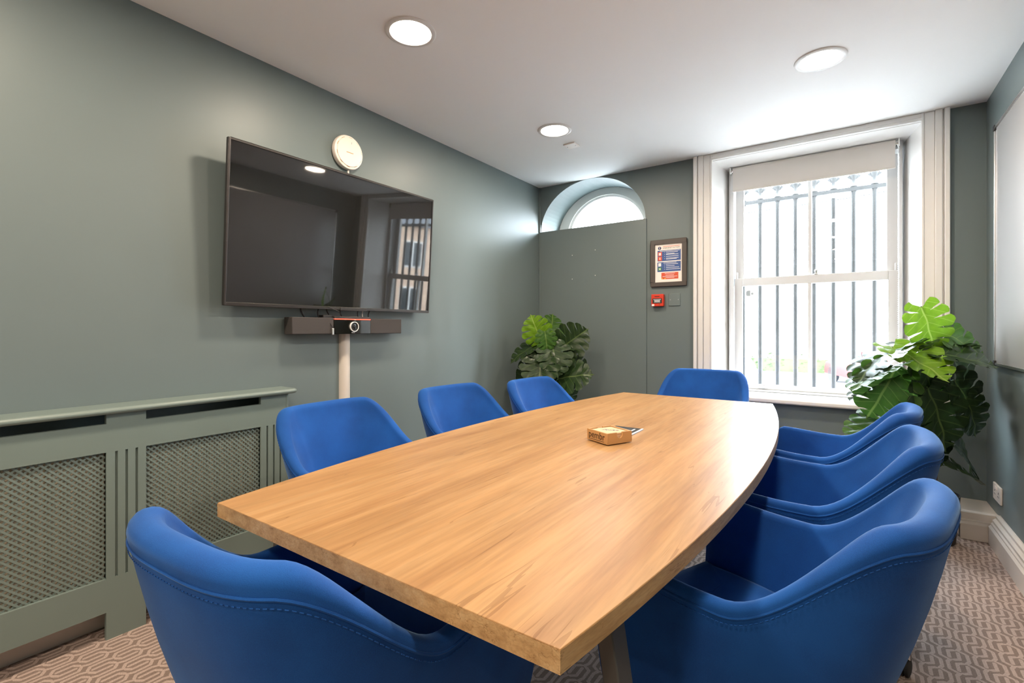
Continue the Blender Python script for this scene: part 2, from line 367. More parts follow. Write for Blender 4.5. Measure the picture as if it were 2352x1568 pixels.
# ------------------------------------------------------------------ mesh helpers
class MB:
    def __init__(s): s.v = []; s.f = []
    def add(s, vs, fs):
        k = len(s.v); s.v += [tuple(v) for v in vs]; s.f += [tuple(i + k for i in f) for f in fs]; return s
    def box(s, x0, x1, y0, y1, z0, z1, M=None):
        vs = [Vector((x, y, z)) for z in (z0, z1) for y in (y0, y1) for x in (x0, x1)]
        if M: vs = [M @ v for v in vs]
        return s.add(vs, [(0, 2, 3, 1), (4, 5, 7, 6), (0, 1, 5, 4), (2, 6, 7, 3), (0, 4, 6, 2), (1, 3, 7, 5)])
    def hexa(s, lo, hi):        # two quads (counter-clockwise seen from hi side)
        return s.add(list(lo) + list(hi), [(3, 2, 1, 0), (4, 5, 6, 7), (0, 1, 5, 4), (1, 2, 6, 5), (2, 3, 7, 6), (3, 0, 4, 7)])
    def prism(s, poly, d, M=None):      # poly in xy, extruded 0..d in z
        n = len(poly); vs = [Vector((p[0], p[1], 0)) for p in poly] + [Vector((p[0], p[1], d)) for p in poly]
        if M: vs = [M @ v for v in vs]
        return s.add(vs, [tuple(range(n - 1, -1, -1)), tuple(range(n, 2 * n))] + [(i, (i + 1) % n, n + (i + 1) % n, n + i) for i in range(n)])
    def lathe(s, prof, n=32, M=None, closed=False):   # prof: (r, z)
        vs = []; fs = []; m = len(prof)
        for i in range(n):
            a = 2 * math.pi * i / n
            for r, z in prof:
                v = Vector((r * math.cos(a), r * math.sin(a), z)); vs.append(M @ v if M else v)
        for i in range(n):
            j = (i + 1) % n
            for k in range(m - 1 if not closed else m):
                k2 = (k + 1) % m
                fs.append((i * m + k, j * m + k, j * m + k2, i * m + k2))
        if not closed:
            if prof[0][0] > 1e-6: fs.append(tuple(i * m for i in range(n - 1, -1, -1)))
            if prof[-1][0] > 1e-6: fs.append(tuple(i * m + m - 1 for i in range(n)))
        return s.add(vs, fs)
    def tube(s, pts, r, n=8, cap=True):
        pts = [Vector(p) for p in pts]; rings = []
        up = Vector((0, 0, 1))
        for i, p in enumerate(pts):
            t = (pts[min(i + 1, len(pts) - 1)] - pts[max(i - 1, 0)]).normalized()
            ref = up if abs(t.dot(up)) < 0.95 else Vector((1, 0, 0))
            a = t.cross(ref).normalized(); b = t.cross(a).normalized()
            rr = r[i] if isinstance(r, (list, tuple)) else r
            rings.append([p + (a * math.cos(2 * math.pi * k / n) + b * math.sin(2 * math.pi * k / n)) * rr for k in range(n)])
        vs = [v for q in rings for v in q]; fs = []
        for i in range(len(pts) - 1):
            for k in range(n):
                k2 = (k + 1) % n
                fs.append((i * n + k, i * n + k2, (i + 1) * n + k2, (i + 1) * n + k))
        if cap:
            fs.append(tuple(range(n - 1, -1, -1))); fs.append(tuple((len(pts) - 1) * n + k for k in range(n)))
        return s.add(vs, fs)
    def mesh(s, name, material, smooth=False):
        me = bpy.data.meshes.new(name); me.from_pydata(s.v, [], s.f); me.update()
        bm = bmesh.new(); bm.from_mesh(me); bmesh.ops.remove_doubles(bm, verts=bm.verts, dist=1e-6)
        bmesh.ops.recalc_face_normals(bm, faces=bm.faces); bm.to_mesh(me); bm.free()
        me.materials.append(MATS[material])
        if smooth:
            for p in me.polygons: p.use_smooth = True
            try: me.set_sharp_from_angle(angle=R(40))
            except Exception: pass
        return me
    def build(s, name, material, parent=None, smooth=False, bevel=0.0, loc=None):
        o = bpy.data.objects.new(name, s.mesh(name, material, smooth or bevel > 0)); COL.objects.link(o)
        if parent: o.parent = parent
        if loc: o.location = loc
        if bevel:
            b = o.modifiers.new('edge', 'BEVEL'); b.width = bevel; b.segments = 2; b.limit_method = 'ANGLE'; b.angle_limit = R(40)
        return o

def empty(name, label, cat, loc=(0, 0, 0), rz=0, group=None, kind=None):
    o = bpy.data.objects.new(name, None); COL.objects.link(o); o.location = loc; o.rotation_euler = (0, 0, rz)
    o.empty_display_size = 0.1
    return tag(o, label, cat, group, kind)
def tag(o, label=None, cat=None, group=None, kind=None):
    if label: o['label'] = label
    if cat: o['category'] = cat
    if group: o['group'] = group
    if kind: o['kind'] = kind
    return o
def struct(o, label=None): return tag(o, label, None, None, 'structure')
def smooth01(a, b, x):
    t = max(0, min(1, (x - a) / (b - a))); return t * t * (3 - 2 * t)

# =================================================================== THE ROOM SHELL
struct(MB().box(XL - .15, XR + .15, YB - .15, YO, -.12, 0).build('floor', 'patterned_carpet'), 'grey and taupe carpet woven with an interlocking elongated pattern')
struct(MB().box(XL - .15, XR + .15, YB - .15, YO, H, H + .12).build('ceiling', 'ceiling_paint'), 'smooth white painted ceiling')
struct(MB().box(XL - .15, XL, YB - .15, YO, 0, H).build('wall_left', 'wall_paint'), 'sage grey wall carrying the television')
struct(MB().box(XR, XR + .15, YB - .15, YO, 0, H).build('wall_right', 'wall_paint'), 'sage grey wall carrying the whiteboard')
struct(MB().box(XL, XR, YB - .15, YB, 0, H).build('wall_back', 'wall_paint'), 'sage grey wall opposite the sash window')

# window wall with the splayed window opening and the arched opening (built as solid blocks)
AX, AZ, AA, AB = -1.780, 1.968, 0.480, 0.402          # arch centre, spring line, half width, rise
WX0, WX1, WX0B, WX1B, WZ0, WZ1 = -0.804, 0.367, -0.742, 0.300, 0.60, 2.328
def arch_pts(n, a, b, cx=AX, cz=AZ): return [(cx - a * math.cos(math.pi * i / n), cz + b * math.sin(math.pi * i / n)) for i in range(n + 1)]
wf = MB()
wf.box(XL, AX - AA, YF, YO, 0, H)
wf.box(AX - AA, AX + AA, YF, YO, 0, AZ - .05)
wf.box(AX + AA, WX0, YF, YO, 0, H)
n = 40; ap = arch_pts(n, AA, AB)
for i in range(n):                                       # spandrel wedges above the arch
    (x0, z0), (x1, z1) = ap[i], ap[i + 1]
    z0 = min(z0, H - .001); z1 = min(z1, H - .001)
    wf.hexa([(x0, YF, z0), (x1, YF, z1), (x1, YF, H), (x0, YF, H)], [(x0, YO, z0), (x1, YO, z1), (x1, YO, H), (x0, YO, H)])
wf.box(WX0, WX1, YF, YO, 0, WZ0)
wf.box(WX1, XR, YF, YO, 0, H)
wf.box(WX0, WX1, YF, YO, WZ1, H)
wall_far = struct(wf.build('wall_far', 'wall_paint'), 'grey window wall with an arched opening and a sash window')
# board closing the old doorway under the arch, with its edge strips
MB().box(AX - AA + .006, AX + AA + .010, YF - .012, YF - .0005, 0.0, AZ).build('panel', 'wall_paint', wall_far, bevel=.002)
MB().box(XL + .001, AX - AA + .004, YF - .010, YF - .0005, 0.0, AZ - .004).build('edge_strip', 'wall_paint', wall_far, bevel=.002)
scr = MB()
for sx, sz in ((1330, 590), (1384, 583), (1330, 645), (1384, 640)):
    x = -1.94 + (sx - 1330) / 54 * .215; z = 1.735 - (sz - 590) / 55 * .205
    scr.lathe([(0.0035, 0), (0.0035, .002), (0, .0025)], 10, Matrix.Translation((x, YF - .012, z)) @ Matrix.Rotation(R(90), 4, 'X'))
scr.build('screw_heads', 'white_satin', wall_far)
struct(MB().box(XL + .001, XL + .014, YF - .014, YF - .001, AZ, H - .001).build('trim_3', 'wall_paint', bevel=.002), 'narrow painted corner bead by the arch')

# splayed white reveal of the window
rv = MB()
def slab(a, b, c, d, t):                                  # quad a,b,c,d given thickness along vector t
    t = Vector(t); q = [Vector(v) for v in (a, b, c, d)]; rv.hexa([tuple(v + t) for v in q], [tuple(v) for v in q])
slab((WX0, YF - .002, WZ0), (WX0B, YO - .08, WZ0), (WX0B, YO - .08, WZ1), (WX0, YF - .002, WZ1), (-.002, 0, 0)) if False else None
reveal = MB()
reveal.add([(WX0, YF, WZ0), (WX0B, YO, WZ0), (WX0B, YO, WZ1), (WX0, YF, WZ1), (WX0, YO, WZ0), (WX0, YO, WZ1)], [(0, 1, 2, 3), (0, 4, 1), (3, 2, 5), (1, 4, 5, 2), (0, 3, 5, 4)])
reveal.add([(WX1, YF, WZ0), (WX1B, YO, WZ0), (WX1B, YO, WZ1), (WX1, YF, WZ1), (WX1, YO, WZ0), (WX1, YO, WZ1)], [(3, 2, 1, 0), (0, 1, 4), (3, 5, 2), (1, 2, 5, 4), (0, 4, 5, 3)])
reveal.box(WX0 + .002, WX1 - .002, YF, YO, WZ1 - .006, WZ1)
reveal.build('reveal_lining', 'white_gloss', wall_far)

# architrave
tr = empty('trim_1', 'white moulded architrave around the sash window', None, (0, 0, 0), kind='structure')
def casing(name, x0, x1, z0, z1, steps):
    m = MB()
    for (a, b, d) in steps: m.box(x0 + (x1 - x0) * a, x0 + (x1 - x0) * b, YF - d, YF, z0, z1)
    return m.build(name, 'white_satin', tr, bevel=.004)
ST = [(0, .20, .042), (.20, .26, .026), (.26, .52, .036), (.52, .90, .024), (.90, 1.0, .030)]
casing('side_casing', -.929, -.800, .634, H - .001, ST)
casing('side_casing', .488, .363, .634, H - .001, [(a, b, d) for a, b, d in ST])
hc = MB()
hc.box(-.806, .369, YF - .024, YF, WZ1 + .012, H - .001).box(-.806, .369, YF - .030, YF, WZ1 - .004, WZ1 + .012)
hc.build('head_casing', 'white_satin', tr, bevel=.003)
sl = MB(); sl.box(-.96, .50, YF - .06, YF, .600, .634).box(WX0B - .03, WX1B + .03, YF, YO - .12, .602, .634)
struct(sl.build('trim_2', 'white_gloss', bevel=.010), 'white rounded window board under the sash window')

# ------------------------------------------------------------------ window_1 : the sash window
w1 = empty('window_1', 'tall white two-over-two sliding sash window', None, (0, 0, 0), kind='structure')
GX0, GX1, MX = -.654, .228, -.215
def bars(name, y0, y1, rects, bev=.003, m='sash_white_shaded', parent=w1):
    b = MB()
    for (x0, x1, z0, z1) in rects: b.box(x0, x1, y0, y1, z0, z1)
    return b.build(name, m, parent, bevel=bev)
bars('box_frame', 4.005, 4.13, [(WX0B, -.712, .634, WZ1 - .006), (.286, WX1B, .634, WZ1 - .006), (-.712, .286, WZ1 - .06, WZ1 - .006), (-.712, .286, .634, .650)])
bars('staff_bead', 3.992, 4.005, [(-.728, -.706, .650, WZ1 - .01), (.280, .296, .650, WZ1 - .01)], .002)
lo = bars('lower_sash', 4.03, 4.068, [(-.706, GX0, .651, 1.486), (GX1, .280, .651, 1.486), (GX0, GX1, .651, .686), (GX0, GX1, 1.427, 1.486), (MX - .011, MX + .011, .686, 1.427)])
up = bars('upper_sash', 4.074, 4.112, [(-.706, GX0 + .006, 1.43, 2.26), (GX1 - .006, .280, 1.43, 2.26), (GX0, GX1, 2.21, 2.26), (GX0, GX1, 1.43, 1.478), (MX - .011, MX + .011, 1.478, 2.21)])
for (sash, y, z0, z1) in ((lo, 4.049, .686, 1.427), (up, 4.093, 1.478, 2.21)):
    for (x0, x1) in ((GX0, MX - .011), (MX + .011, GX1)):
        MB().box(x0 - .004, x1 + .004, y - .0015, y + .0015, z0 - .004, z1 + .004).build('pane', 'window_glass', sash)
# sash horns, fastener and lifts
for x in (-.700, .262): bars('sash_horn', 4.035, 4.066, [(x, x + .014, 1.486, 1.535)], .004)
fa = MB(); fa.lathe([(.022, 0), (.022, .006), (.010, .009), (.009, .022), (.013, .028), (.009, .038), (0, .040)], 14, Matrix.Translation((MX + .04, 4.05, 1.486)))
fa.build('sash_fastener', 'chrome', w1, smooth=True)
for x in (-.51, .11):
    lf = MB(); lf.box(x - .035, x + .035, 4.024, 4.030, .660, .678); lf.box(x - .012, x + .012, 4.010, 4.026, .664, .674)
    lf.build('sash_lift', 'chrome', w1, bevel=.002)
# ------------------------------------------------------------------ window_2 : arched fanlight
w2 = empty('window_2', 'half-round white framed fanlight deep in the arched opening', None, (0, 0, 0), kind='structure')
def arch_ring(name, a0, b0, a1, b1, y0, y1, z_base, m, par):
    k = MB(); P0 = arch_pts(36, a0, b0); P1 = arch_pts(36, a1, b1)
    for i in range(36):
        k.hexa([(P0[i][0], y0, P0[i][1]), (P0[i + 1][0], y0, P0[i + 1][1]), (P1[i + 1][0], y0, P1[i + 1][1]), (P1[i][0], y0, P1[i][1])],
               [(P0[i][0], y1, P0[i][1]), (P0[i + 1][0], y1, P0[i + 1][1]), (P1[i + 1][0], y1, P1[i + 1][1]), (P1[i][0], y1, P1[i][1])])
    return k.build(name, m, par)
arch_ring('outer_frame', AA - .10, AB - .062, AA - .001, AB - .001, 4.05, 4.13, AZ, 'white_satin', w2)
arch_ring('inner_bead', AA - .125, AB - .082, AA - .10, AB - .062, 4.065, 4.11, AZ, 'white_gloss', w2)
MB().box(AX - AA + .001, AX + AA - .001, 4.05, 4.13, AZ - .049, AZ + .004).build('bottom_rail', 'white_satin', w2)
gp = [(p[0], p[1]) for p in arch_pts(36, AA - .122, AB - .080)]
MB().prism(gp, .003, Matrix.Translation((0, 4.09, 0)) @ Matrix.Rotation(R(90), 4, 'X')).build('pane', 'window_glass', w2)

# ------------------------------------------------------------------ skirtings
SK = [(0, 0), (.045, 0), (.045, .088), (.036, .098), (.036, .106), (.030, .112), (.030, .124), (.018, .134), (.018, .146), (.006, .152), (0, .152)]
def skirting(name, length, M, label):
    o = MB().prism(SK, length, M).build(name, 'skirting_cream'); struct(o, label); return o
# right wall: profile x -> -X, y -> Z, extrude -> Y
MR = Matrix(((-1, 0, 0, XR), (0, 0, 1, YB), (0, 1, 0, 0), (0, 0, 0, 1)))
skirting('baseboard_right', 3.436 - YB, MR, 'cream moulded skirting along the wall with the whiteboard')
pl = MB().box(.494, XR, 3.45, YF, 0, .14)
mf = Matrix(((0, 0, 1, .494), (-1, 0, 0, 3.481), (0, 1, 0, 0), (0, 0, 0, 1)))
pl.prism([(a, b * .94) for a, b in SK], XR - .494, mf)
struct(pl.build('baseboard_far', 'skirting_cream', bevel=.002), 'deep cream skirting block in the corner behind the potted plant')
struct(MB().prism(SK, YF - .02 - 1.27, Matrix(((1, 0, 0, XL), (0, 0, 1, 1.27), (0, 1, 0, 0), (0, 0, 0, 1)))).build('baseboard_left', 'skirting_cream'), 'cream skirting below the television')
struct(MB().box(XL, XL + .02, .0, 1.25, 0, .12).build('baseboard_back', 'skirting_cream'), 'cream skirting showing under the radiator cover')
struct(MB().box(AX + AA + .012, .49, YF - .018, YF, 0, .14).build('baseboard_front', 'skirting_cream', bevel=.003), 'cream skirting under the window')

# =================================================================== CEILING
def downlight(x, y, label):
    t = empty('downlight', label, 'ceiling light', (x, y, H), group='round recessed downlights')
    MB().lathe([(.084, -.001), (.088, -.006), (.100, -.008), (.107, -.004), (.108, -.0005), (.084, -.0005)], 48, closed=True).build('trim_ring', 'white_satin', t, smooth=True)
    MB().lathe([(.0845, -.0015), (.0, -.0025)], 48).build('diffuser', 'lamp_diffuser', t)
    d = bpy.data.lights.new('downlight_lamp', 'AREA'); d.shape = 'DISK'; d.size = .16; d.energy = 5.8; d.color = (1.0, .83, .64)
    o = bpy.data.objects.new('downlight_lamp', d); COL.objects.link(o); o.parent = t; o.location = (0, 0, -.012)
downlight(-1.533, 1.455, 'glowing round downlight above the television side of the table, nearest the camera')
downlight(-1.533, 2.695, 'smallest glowing round downlight, near the arched fanlight')
downlight(-.101, 2.700, 'glowing round downlight in the ceiling in front of the sash window')
downlight(-.101, 1.455, 'glowing round downlight over the whiteboard side, out of the frame above')
downlight(-1.533, .215, 'glowing round downlight over the radiator cover, out of the frame above')
downlight(-.101, .215, 'glowing round downlight straight above the camera, out of the frame')
downlight(-1.533, -1.025, 'glowing round downlight behind the camera on the radiator side, out of the frame')
downlight(-.101, -1.025, 'glowing round downlight behind the camera on the whiteboard side, out of the frame')
downlight(-1.533, -2.265, 'rearmost glowing round downlight on the radiator side, out of the frame')
downlight(-.101, -2.265, 'rearmost glowing round downlight on the whiteboard side, out of the frame')
cp = MB().box(-1.603, -1.516, 2.935, 3.021, H - .009, H - .0005).build('ceiling_blank_plate', 'white_plastic', bevel=.003)
tag(cp, 'small square white blanking plate on the ceiling beside a downlight', 'plate')
for x in (-1.590, -1.529):
    MB().lathe([(.004, 0), (.004, -.0012), (0, -.0016)], 10, Matrix.Translation((x, 2.978, H - .009))).build('screw', 'chrome', cp)

# =================================================================== LEFT WALL
# television, tilted a little forward
tv = empty('television', 'large black flat television tilted forward on the sage wall', 'television', (-2.190, 1.617, 1.202), 0)
tv.rotation_euler = (0, R(3.5), 0)
w, hh = .618, .714
b = MB(); t = .009
b.box(-.018, 0, -w, -w + t, 0, hh).box(-.018, 0, w - t, w, 0, hh).box(-.018, 0, -w + t, w - t, hh - t, hh).box(-.018, 0, -w + t, w - t, 0, t + .006)
b.build('bezel', 'tv_bezel', tv, bevel=.0015)
MB().box(-.016, -.003, -w + t, w - t, t + .006, hh - t).build('screen', 'tv_screen', tv)
MB().box(-.032, -.016, -w + .004, w - .004, .004, hh - .004).build('rear_shell', 'black_plastic', tv, bevel=.006)
MB().box(-.060, -.032, -.36, .36, .12, .52).build('rear_housing', 'black_plastic', tv, bevel=.012)
MB().box(0, .004, -.04, .13, -.004, .012).build('sensor_lip', 'tv_bezel', tv, bevel=.001)
brk = MB().box(XL + .001, XL + .012, 1.42, 1.82, 1.40, 1.76)
brk.box(XL + .012, -2.232, 1.46, 1.49, 1.42, 1.74).box(XL + .012, -2.232, 1.75, 1.78, 1.42, 1.74)
tag(brk.build('wall_bracket', 'black_plastic'), 'black steel wall bracket behind the television', 'bracket')
# wireless access point
ap_o = empty('wireless_access_point', 'round white wireless access point on the wall above the television', 'router', (XL, 1.675, 2.070))
MA = Matrix.Rotation(R(90), 4, 'Y')
MB().lathe([(.082, .001), (.092, .006), (.094, .020), (.090, .030), (.080, .034)], 56, MA).build('body', 'device_white', ap_o, smooth=True)
MB().lathe([(.0785, .030), (.0785, .0365), (.070, .038), (0, .0385)], 56, MA).build('face_disc', 'device_white', ap_o, smooth=True)
sl_ = MB()
for k in range(10):
    a0 = 2 * math.pi * k / 10 + .1
    sl_.tube([(.0346, .0800 * math.cos(a0 + j * .06), .0800 * math.sin(a0 + j * .06)) for j in range(5)], .0011, 5)
q_ = sl_.build('vent_slots', 'bamboo', ap_o); q_['kind'] = 'stuff'
MB().box(.0383, .0388, -.022, .022, -.006, -.002).build('printed_mark', 'bamboo', ap_o)
MB().box(.0383, .0388, .010, .012, .046, .056).build('status_mark', 'sticker', ap_o)
MB().tube([(.012, .008, -.088), (.012, .008, -.17)], .0045, 10).build('cable', 'white_plastic', ap_o, smooth=True)

# video bar
vb = empty('video_conference_bar', 'long dark video bar with a round camera mounted under the television', 'soundbar', (-2.190, 1.657, 1.117))
MB().box(-.070, 0, -.347, -.117, -.042, .042).build('speaker_section', 'speaker_cloth', vb, bevel=.003)
MB().box(-.070, 0, .118, .347, -.042, .042).build('speaker_section', 'speaker_cloth', vb, bevel=.003)
MB().box(-.072, .004, -.116, .117, -.043, .034).build('camera_block', 'black_gloss', vb, bevel=.003)
MB().box(-.072, .003, -.116, .117, .0375, .050).build('top_strip', 'tv_bezel', vb, bevel=.002)
MB().box(-.070, .0045, -.115, .115, .034, .0375).build('light_strip', 'led_red', vb)
MC = Matrix.Translation((.004, 0.003, -.004)) @ Matrix.Rotation(R(90), 4, 'Y')
cam_l = MB().lathe([(.0, .0085), (.008, .0085), (.010, .005), (.016, .004), (.018, .008), (.0235, .008), (.0235, .0)], 36, MC).build('lens', 'lens_glass', vb, smooth=True)
MB().lathe([(.0235, .0), (.0235, .0095), (.0268, .0095), (.0268, .0)], 36, MC, closed=True).build('lens_ring', 'print_white', cam_l, smooth=True)
MB().lathe([(.0, .0095), (.006, .0092), (.0075, .0085)], 24, MC).build('lens_pupil', 'black_gloss', cam_l, smooth=True)
MB().box(.004, .0046, -.010, .010, -.037, -.0345).build('maker_mark', 'print_white', vb)
MB().box(-.004, .010, -.133, -.121, -.046, -.012).build('cable_plug', 'aluminium', vb, bevel=.002)
MB().box(-.06, -.012, -.17, -.117, .042, .056).build('mount_clip', 'black_plastic', vb, bevel=.002)
# cables hanging between the television and the bar
CB = [(1.36, 1.40, .0045, 'black_plastic', 'leftmost thick black cable dropping from the television to the video bar'),
      (1.485, 1.478, .0035, 'black_plastic', 'straight black cable second from the end of the video bar with the thick cable'),
      (1.50, 1.55, .0035, 'black_plastic', 'slanting black cable dropping beside the metal plug of the video bar'),
      (1.60, 1.62, .0035, 'black_plastic', 'short black cable dropping behind the camera of the video bar'),
      (1.73, 1.725, .003, 'black_plastic', 'thin black cable next to the white cable over the video bar'),
      (1.765, 1.755, .0035, 'white_plastic', 'single white cable hanging between television and video bar'),
      (1.82, 1.795, .004, 'black_plastic', 'rightmost black cable dropping from the television to the video bar')]
for y0, y1, r, m_, lab in CB:
    pts = [(-2.232, y0 + (y1 - y0) * k / 8 + .006 * math.sin(k * .8), 1.26 - .098 * k / 8) for k in range(9)]
    tag(MB().tube(pts, r, 8).build('cable', m_, smooth=True), lab, 'cable', 'cables under the television')
pts = [(-2.19 + .012 * math.sin(k * .35), 1.50 + .09 * math.sin(k / 11 * 2.6) - .06 * (k / 11) ** 2, 1.216 - .08 * (k / 11)) for k in range(12)]
pts[-1] = (-2.183, 1.530, 1.106)
tag(MB().tube(pts, .0016, 6).build('cable', 'black_plastic', smooth=True), 'thinnest black lead looping over the video bar to its metal plug', 'cable', 'cables under the television')
# half-round cable trunking
hp = [(.0325 * math.cos(a), .030 * math.sin(a)) for a in [math.pi * i / 14 for i in range(15)]]
MT = Matrix(((0, 1, 0, XL), (1, 0, 0, 1.664), (0, 0, 1, .153), (0, 0, 0, 1)))
tag(MB().prism(hp, 1.055 - .153 + .10, MT).build('cable_trunking', 'skirting_cream', smooth=True), 'pale half-round cable trunking running down the wall from the video bar', 'pipe')

# radiator cover
FX = -2.15                                                     # front face
rc = empty('radiator_cover', 'sage green radiator cover with diamond grille panels and fluted posts', 'radiator cover', (XL, .65, 0))
def L_(m): return [(x - XL, y - .65, z) for x, y, z in m]
def rbox(mb, x0, x1, y0, y1, z0, z1): mb.box(x0 - XL, x1 - XL, y0 - .65, y1 - .65, z0, z1)
T0 = FX - .018
Y0, P1, P2, P3, P4, Y1 = .043, .159, .590, .708, 1.138, 1.258
fp = MB()
rbox(fp, T0, FX, Y0, Y1, .664, .764)                            # upper rail
rbox(fp, T0, FX, Y0, Y1, .098, .216)                            # lower rail
for a, c in ((Y0, P1), (P2, P3), (P4, Y1)):
    rbox(fp, T0, FX, a, c, .764, .800); rbox(fp, T0, FX, a, c, 0.0, .098)
    e = [a] + [a + (c - a) * q for q in (.245, .50, .755)] + [c]
    for i in range(4):                                          # four strips leave three real grooves
        rbox(fp, T0, FX, e[i] + (.004 if i else 0), e[i + 1] - (.004 if i < 3 else 0), .216, .664)
    rbox(fp, T0, FX - .008, a, c, .216, .664)
fp.build('front_panel', 'cover_paint', rc)
for a, c in ((Y1 - .018, Y1), (Y0, Y0 + .018)):
    ep = MB(); rbox(ep, XL + .021, T0, a, c, 0, .80); ep.build('end_panel', 'cover_paint', rc)
MB().tube(L_([(FX - .008, Y1 + .002, 0.0), (FX - .008, Y1 + .002, .80)]), .010, 12).build('corner_bead', 'cover_paint', rc, smooth=True)
sp_ = [(XL, Y0 - .03), (FX + .025, Y0 - .03), (FX + .028, Y1 + .018)] + [(FX + .028 - .03 * (1 - math.cos(a)), Y1 + .018 + .03 * math.sin(a)) for a in (R(30), R(60), R(90))] + [(XL, Y1 + .048)]
MB().prism([(x - XL, y - .65) for x, y in sp_], .022).build('top_shelf', 'cover_paint', rc, bevel=.009, loc=(0, 0, .800))
def grille(y0, y1, z0, z1):
    g = MB(); W_, H_ = y1 - y0, z1 - z0; pit = .0195; hw = .0032; k = 0
    for sgn, off in ((1, 0.0), (-1, .0022)):
        c = -H_ if sgn > 0 else 0.0
        while c < W_ + (0 if sgn > 0 else H_):
            pts = []
            for zz in (0.0, H_):
                yy = c + zz if sgn > 0 else c - zz
                pts.append((yy, zz))
            (ya, za), (yb, zb) = pts
            def clip(ya, za, yb, zb):
                if ya > yb: ya, za, yb, zb = yb, zb, ya, za
                if yb <= 0 or ya >= W_: return None
                s = (zb - za) / (yb - ya)
                if ya < 0: za -= s * ya; ya = 0
                if yb > W_: zb -= s * (yb - W_); yb = W_
                return ya, za, yb, zb
            q = clip(ya, za, yb, zb)
            c += pit
            if not q or q[2] - q[0] < .004: continue
            ya, za, yb, zb = q
            d = Vector((0, yb - ya, zb - za)).normalized(); nn = Vector((0, -d.z, d.y)) * hw
            A = Vector((FX - .016 - XL + off, y0 + ya - .65, z0 + za)); B = Vector((FX - .016 - XL + off, y0 + yb - .65, z0 + zb))
            tk = Vector((.0022, 0, 0))
            g.hexa([tuple(v) for v in (A - nn, B - nn, B + nn, A + nn)], [tuple(v + tk) for v in (A - nn, B - nn, B + nn, A + nn)])
    o = g.build('grille', 'cover_paint', rc); o['kind'] = 'stuff'; o['label'] = 'painted diamond lattice'
grille(P1, P2, .216, .664); grille(P3, P4, .216, .664)
# radiator behind the cover
rd = empty('radiator', 'cream panel radiator seen through the diamond grille', 'radiator', (XL + .062, .65, .13))
pn = MB().box(0, .022, -.50, .50, 0, .56)
for k in range(25): pn.box(.022, .030, -.49 + k * .04, -.49 + k * .04 + .022, .02, .54)
pn.build('front_plate', 'radiator_white', rd, bevel=.002)
MB().box(-.029, -.001, -.46, -.44, .05, .50).build('bracket', 'radiator_white', rd)
MB().box(-.029, -.001, .44, .46, .05, .50).build('bracket', 'radiator_white', rd)
# white socket at the end of the cover
so = empty('wall_socket', 'white socket edge beside the end of the radiator cover', 'socket', (XL, 1.375, .34))
MB().box(0.0005, .028, -.043, .043, -.043, .043).build('back_box', 'white_plastic', so, bevel=.004)
MB().box(.028, .036, -.043, .043, -.043, .043).build('face_plate', 'white_plastic', so, bevel=.003)
MB().box(.036, .041, -.006, .006, .012, .026).build('rocker', 'white_plastic', so, bevel=.001)

# =================================================================== WINDOW WALL FITTINGS
pf = empty('framed_safety_notice', 'dark framed emergency action notice on the window wall above the red call point', 'poster', (-1.118, YF, 1.607))
def wpl(name, x0, x1, z0, z1, y0, y1, m, par, bev=0): return MB().box(x0, x1, -y1, -y0, z0, z1).build(name, m, par, bevel=bev)
fr_ = MB(); fw, fh, ft = .136, .180, .033
fr_.box(-fw, fw, -.022, -.001, fh - ft, fh).box(-fw, fw, -.022, -.001, -fh, -fh + ft).box(-fw, -fw + ft, -.022, -.001, -fh + ft, fh - ft).box(fw - ft, fw, -.022, -.001, -fh + ft, fh - ft)
fr_.build('frame', 'frame_brown', pf, bevel=.003)
pp = wpl('notice_sheet', -.104, .104, -.148, .148, .001, .010, 'paper', pf)
wpl('blue_panel', -.084, .092, .016, .098, .010, .0108, 'print_blue', pp)
wpl('blue_panel', -.085, .092, -.066, .008, .010, .0108, 'print_blue', pp)
wpl('red_panel', -.054, .074, -.124, -.074, .010, .0108, 'print_red', pp)
wpl('red_sign', -.080, -.050, .056, .087, .0108, .0114, 'print_red', pp)
wpl('red_sign', -.080, -.050, .020, .051, .0108, .0114, 'print_red', pp)
wpl('white_pictogram', -.074, -.057, .061, .080, .0114, .0118, 'print_white', pp)
wpl('white_pictogram', -.068, -.062, .026, .045, .0114, .0118, 'print_white', pp)
wpl('green_sign', -.078, -.056, -.024, .002, .0108, .0114, 'print_white', pp)
wpl('green_sign', -.079, -.053, -.057, -.031, .0108, .0114, 'print_green', pp)
gx = MB()
for s_ in (-1, 1): gx.box(-.011, .011, -.0118, -.0112, -.002, .002, Matrix.Translation((-.066, 0, -.044)) @ Matrix.Rotation(s_ * R(45), 4, 'Y'))
gx.box(-.070, -.064, -.0118, -.0112, -.018, -.004)
gx.build('pictogram_lines', 'print_white', pp)
MB().lathe([(.0125, 0), (.0125, .0008), (0, .0009)], 24, Matrix.Translation((-.068, -.010, .116)) @ Matrix.Rotation(R(90), 4, 'X')).build('blue_roundel', 'print_navy', pp)
MB().box(-.0705, -.0655, -.0116, -.0108, .113, .124).box(-.0705, -.0655, -.0116, -.0108, .1075, .1105).build('exclamation_mark', 'print_white', pp)
ln = MB()
for z, x0, x1 in [(.092, -.066, .086), (.082, -.018, .070), (.070, -.018, .045), (.064, -.018, .074), (.050, -.018, .076), (.036, -.018, .076), (.029, -.018, .062),
                  (.001, -.038, .060), (-.010, -.020, .072), (-.023, -.018, .046), (-.036, -.018, .080), (-.049, -.018, .088)]:
    ln.box(x0, x1, -.0114, -.0108, z - .0016, z + .0016)
for z in (.082, .067, .050, .033, -.010, -.023, -.036, -.049): ln.box(-.030, -.027, -.0114, -.0108, z - .002, z + .002)
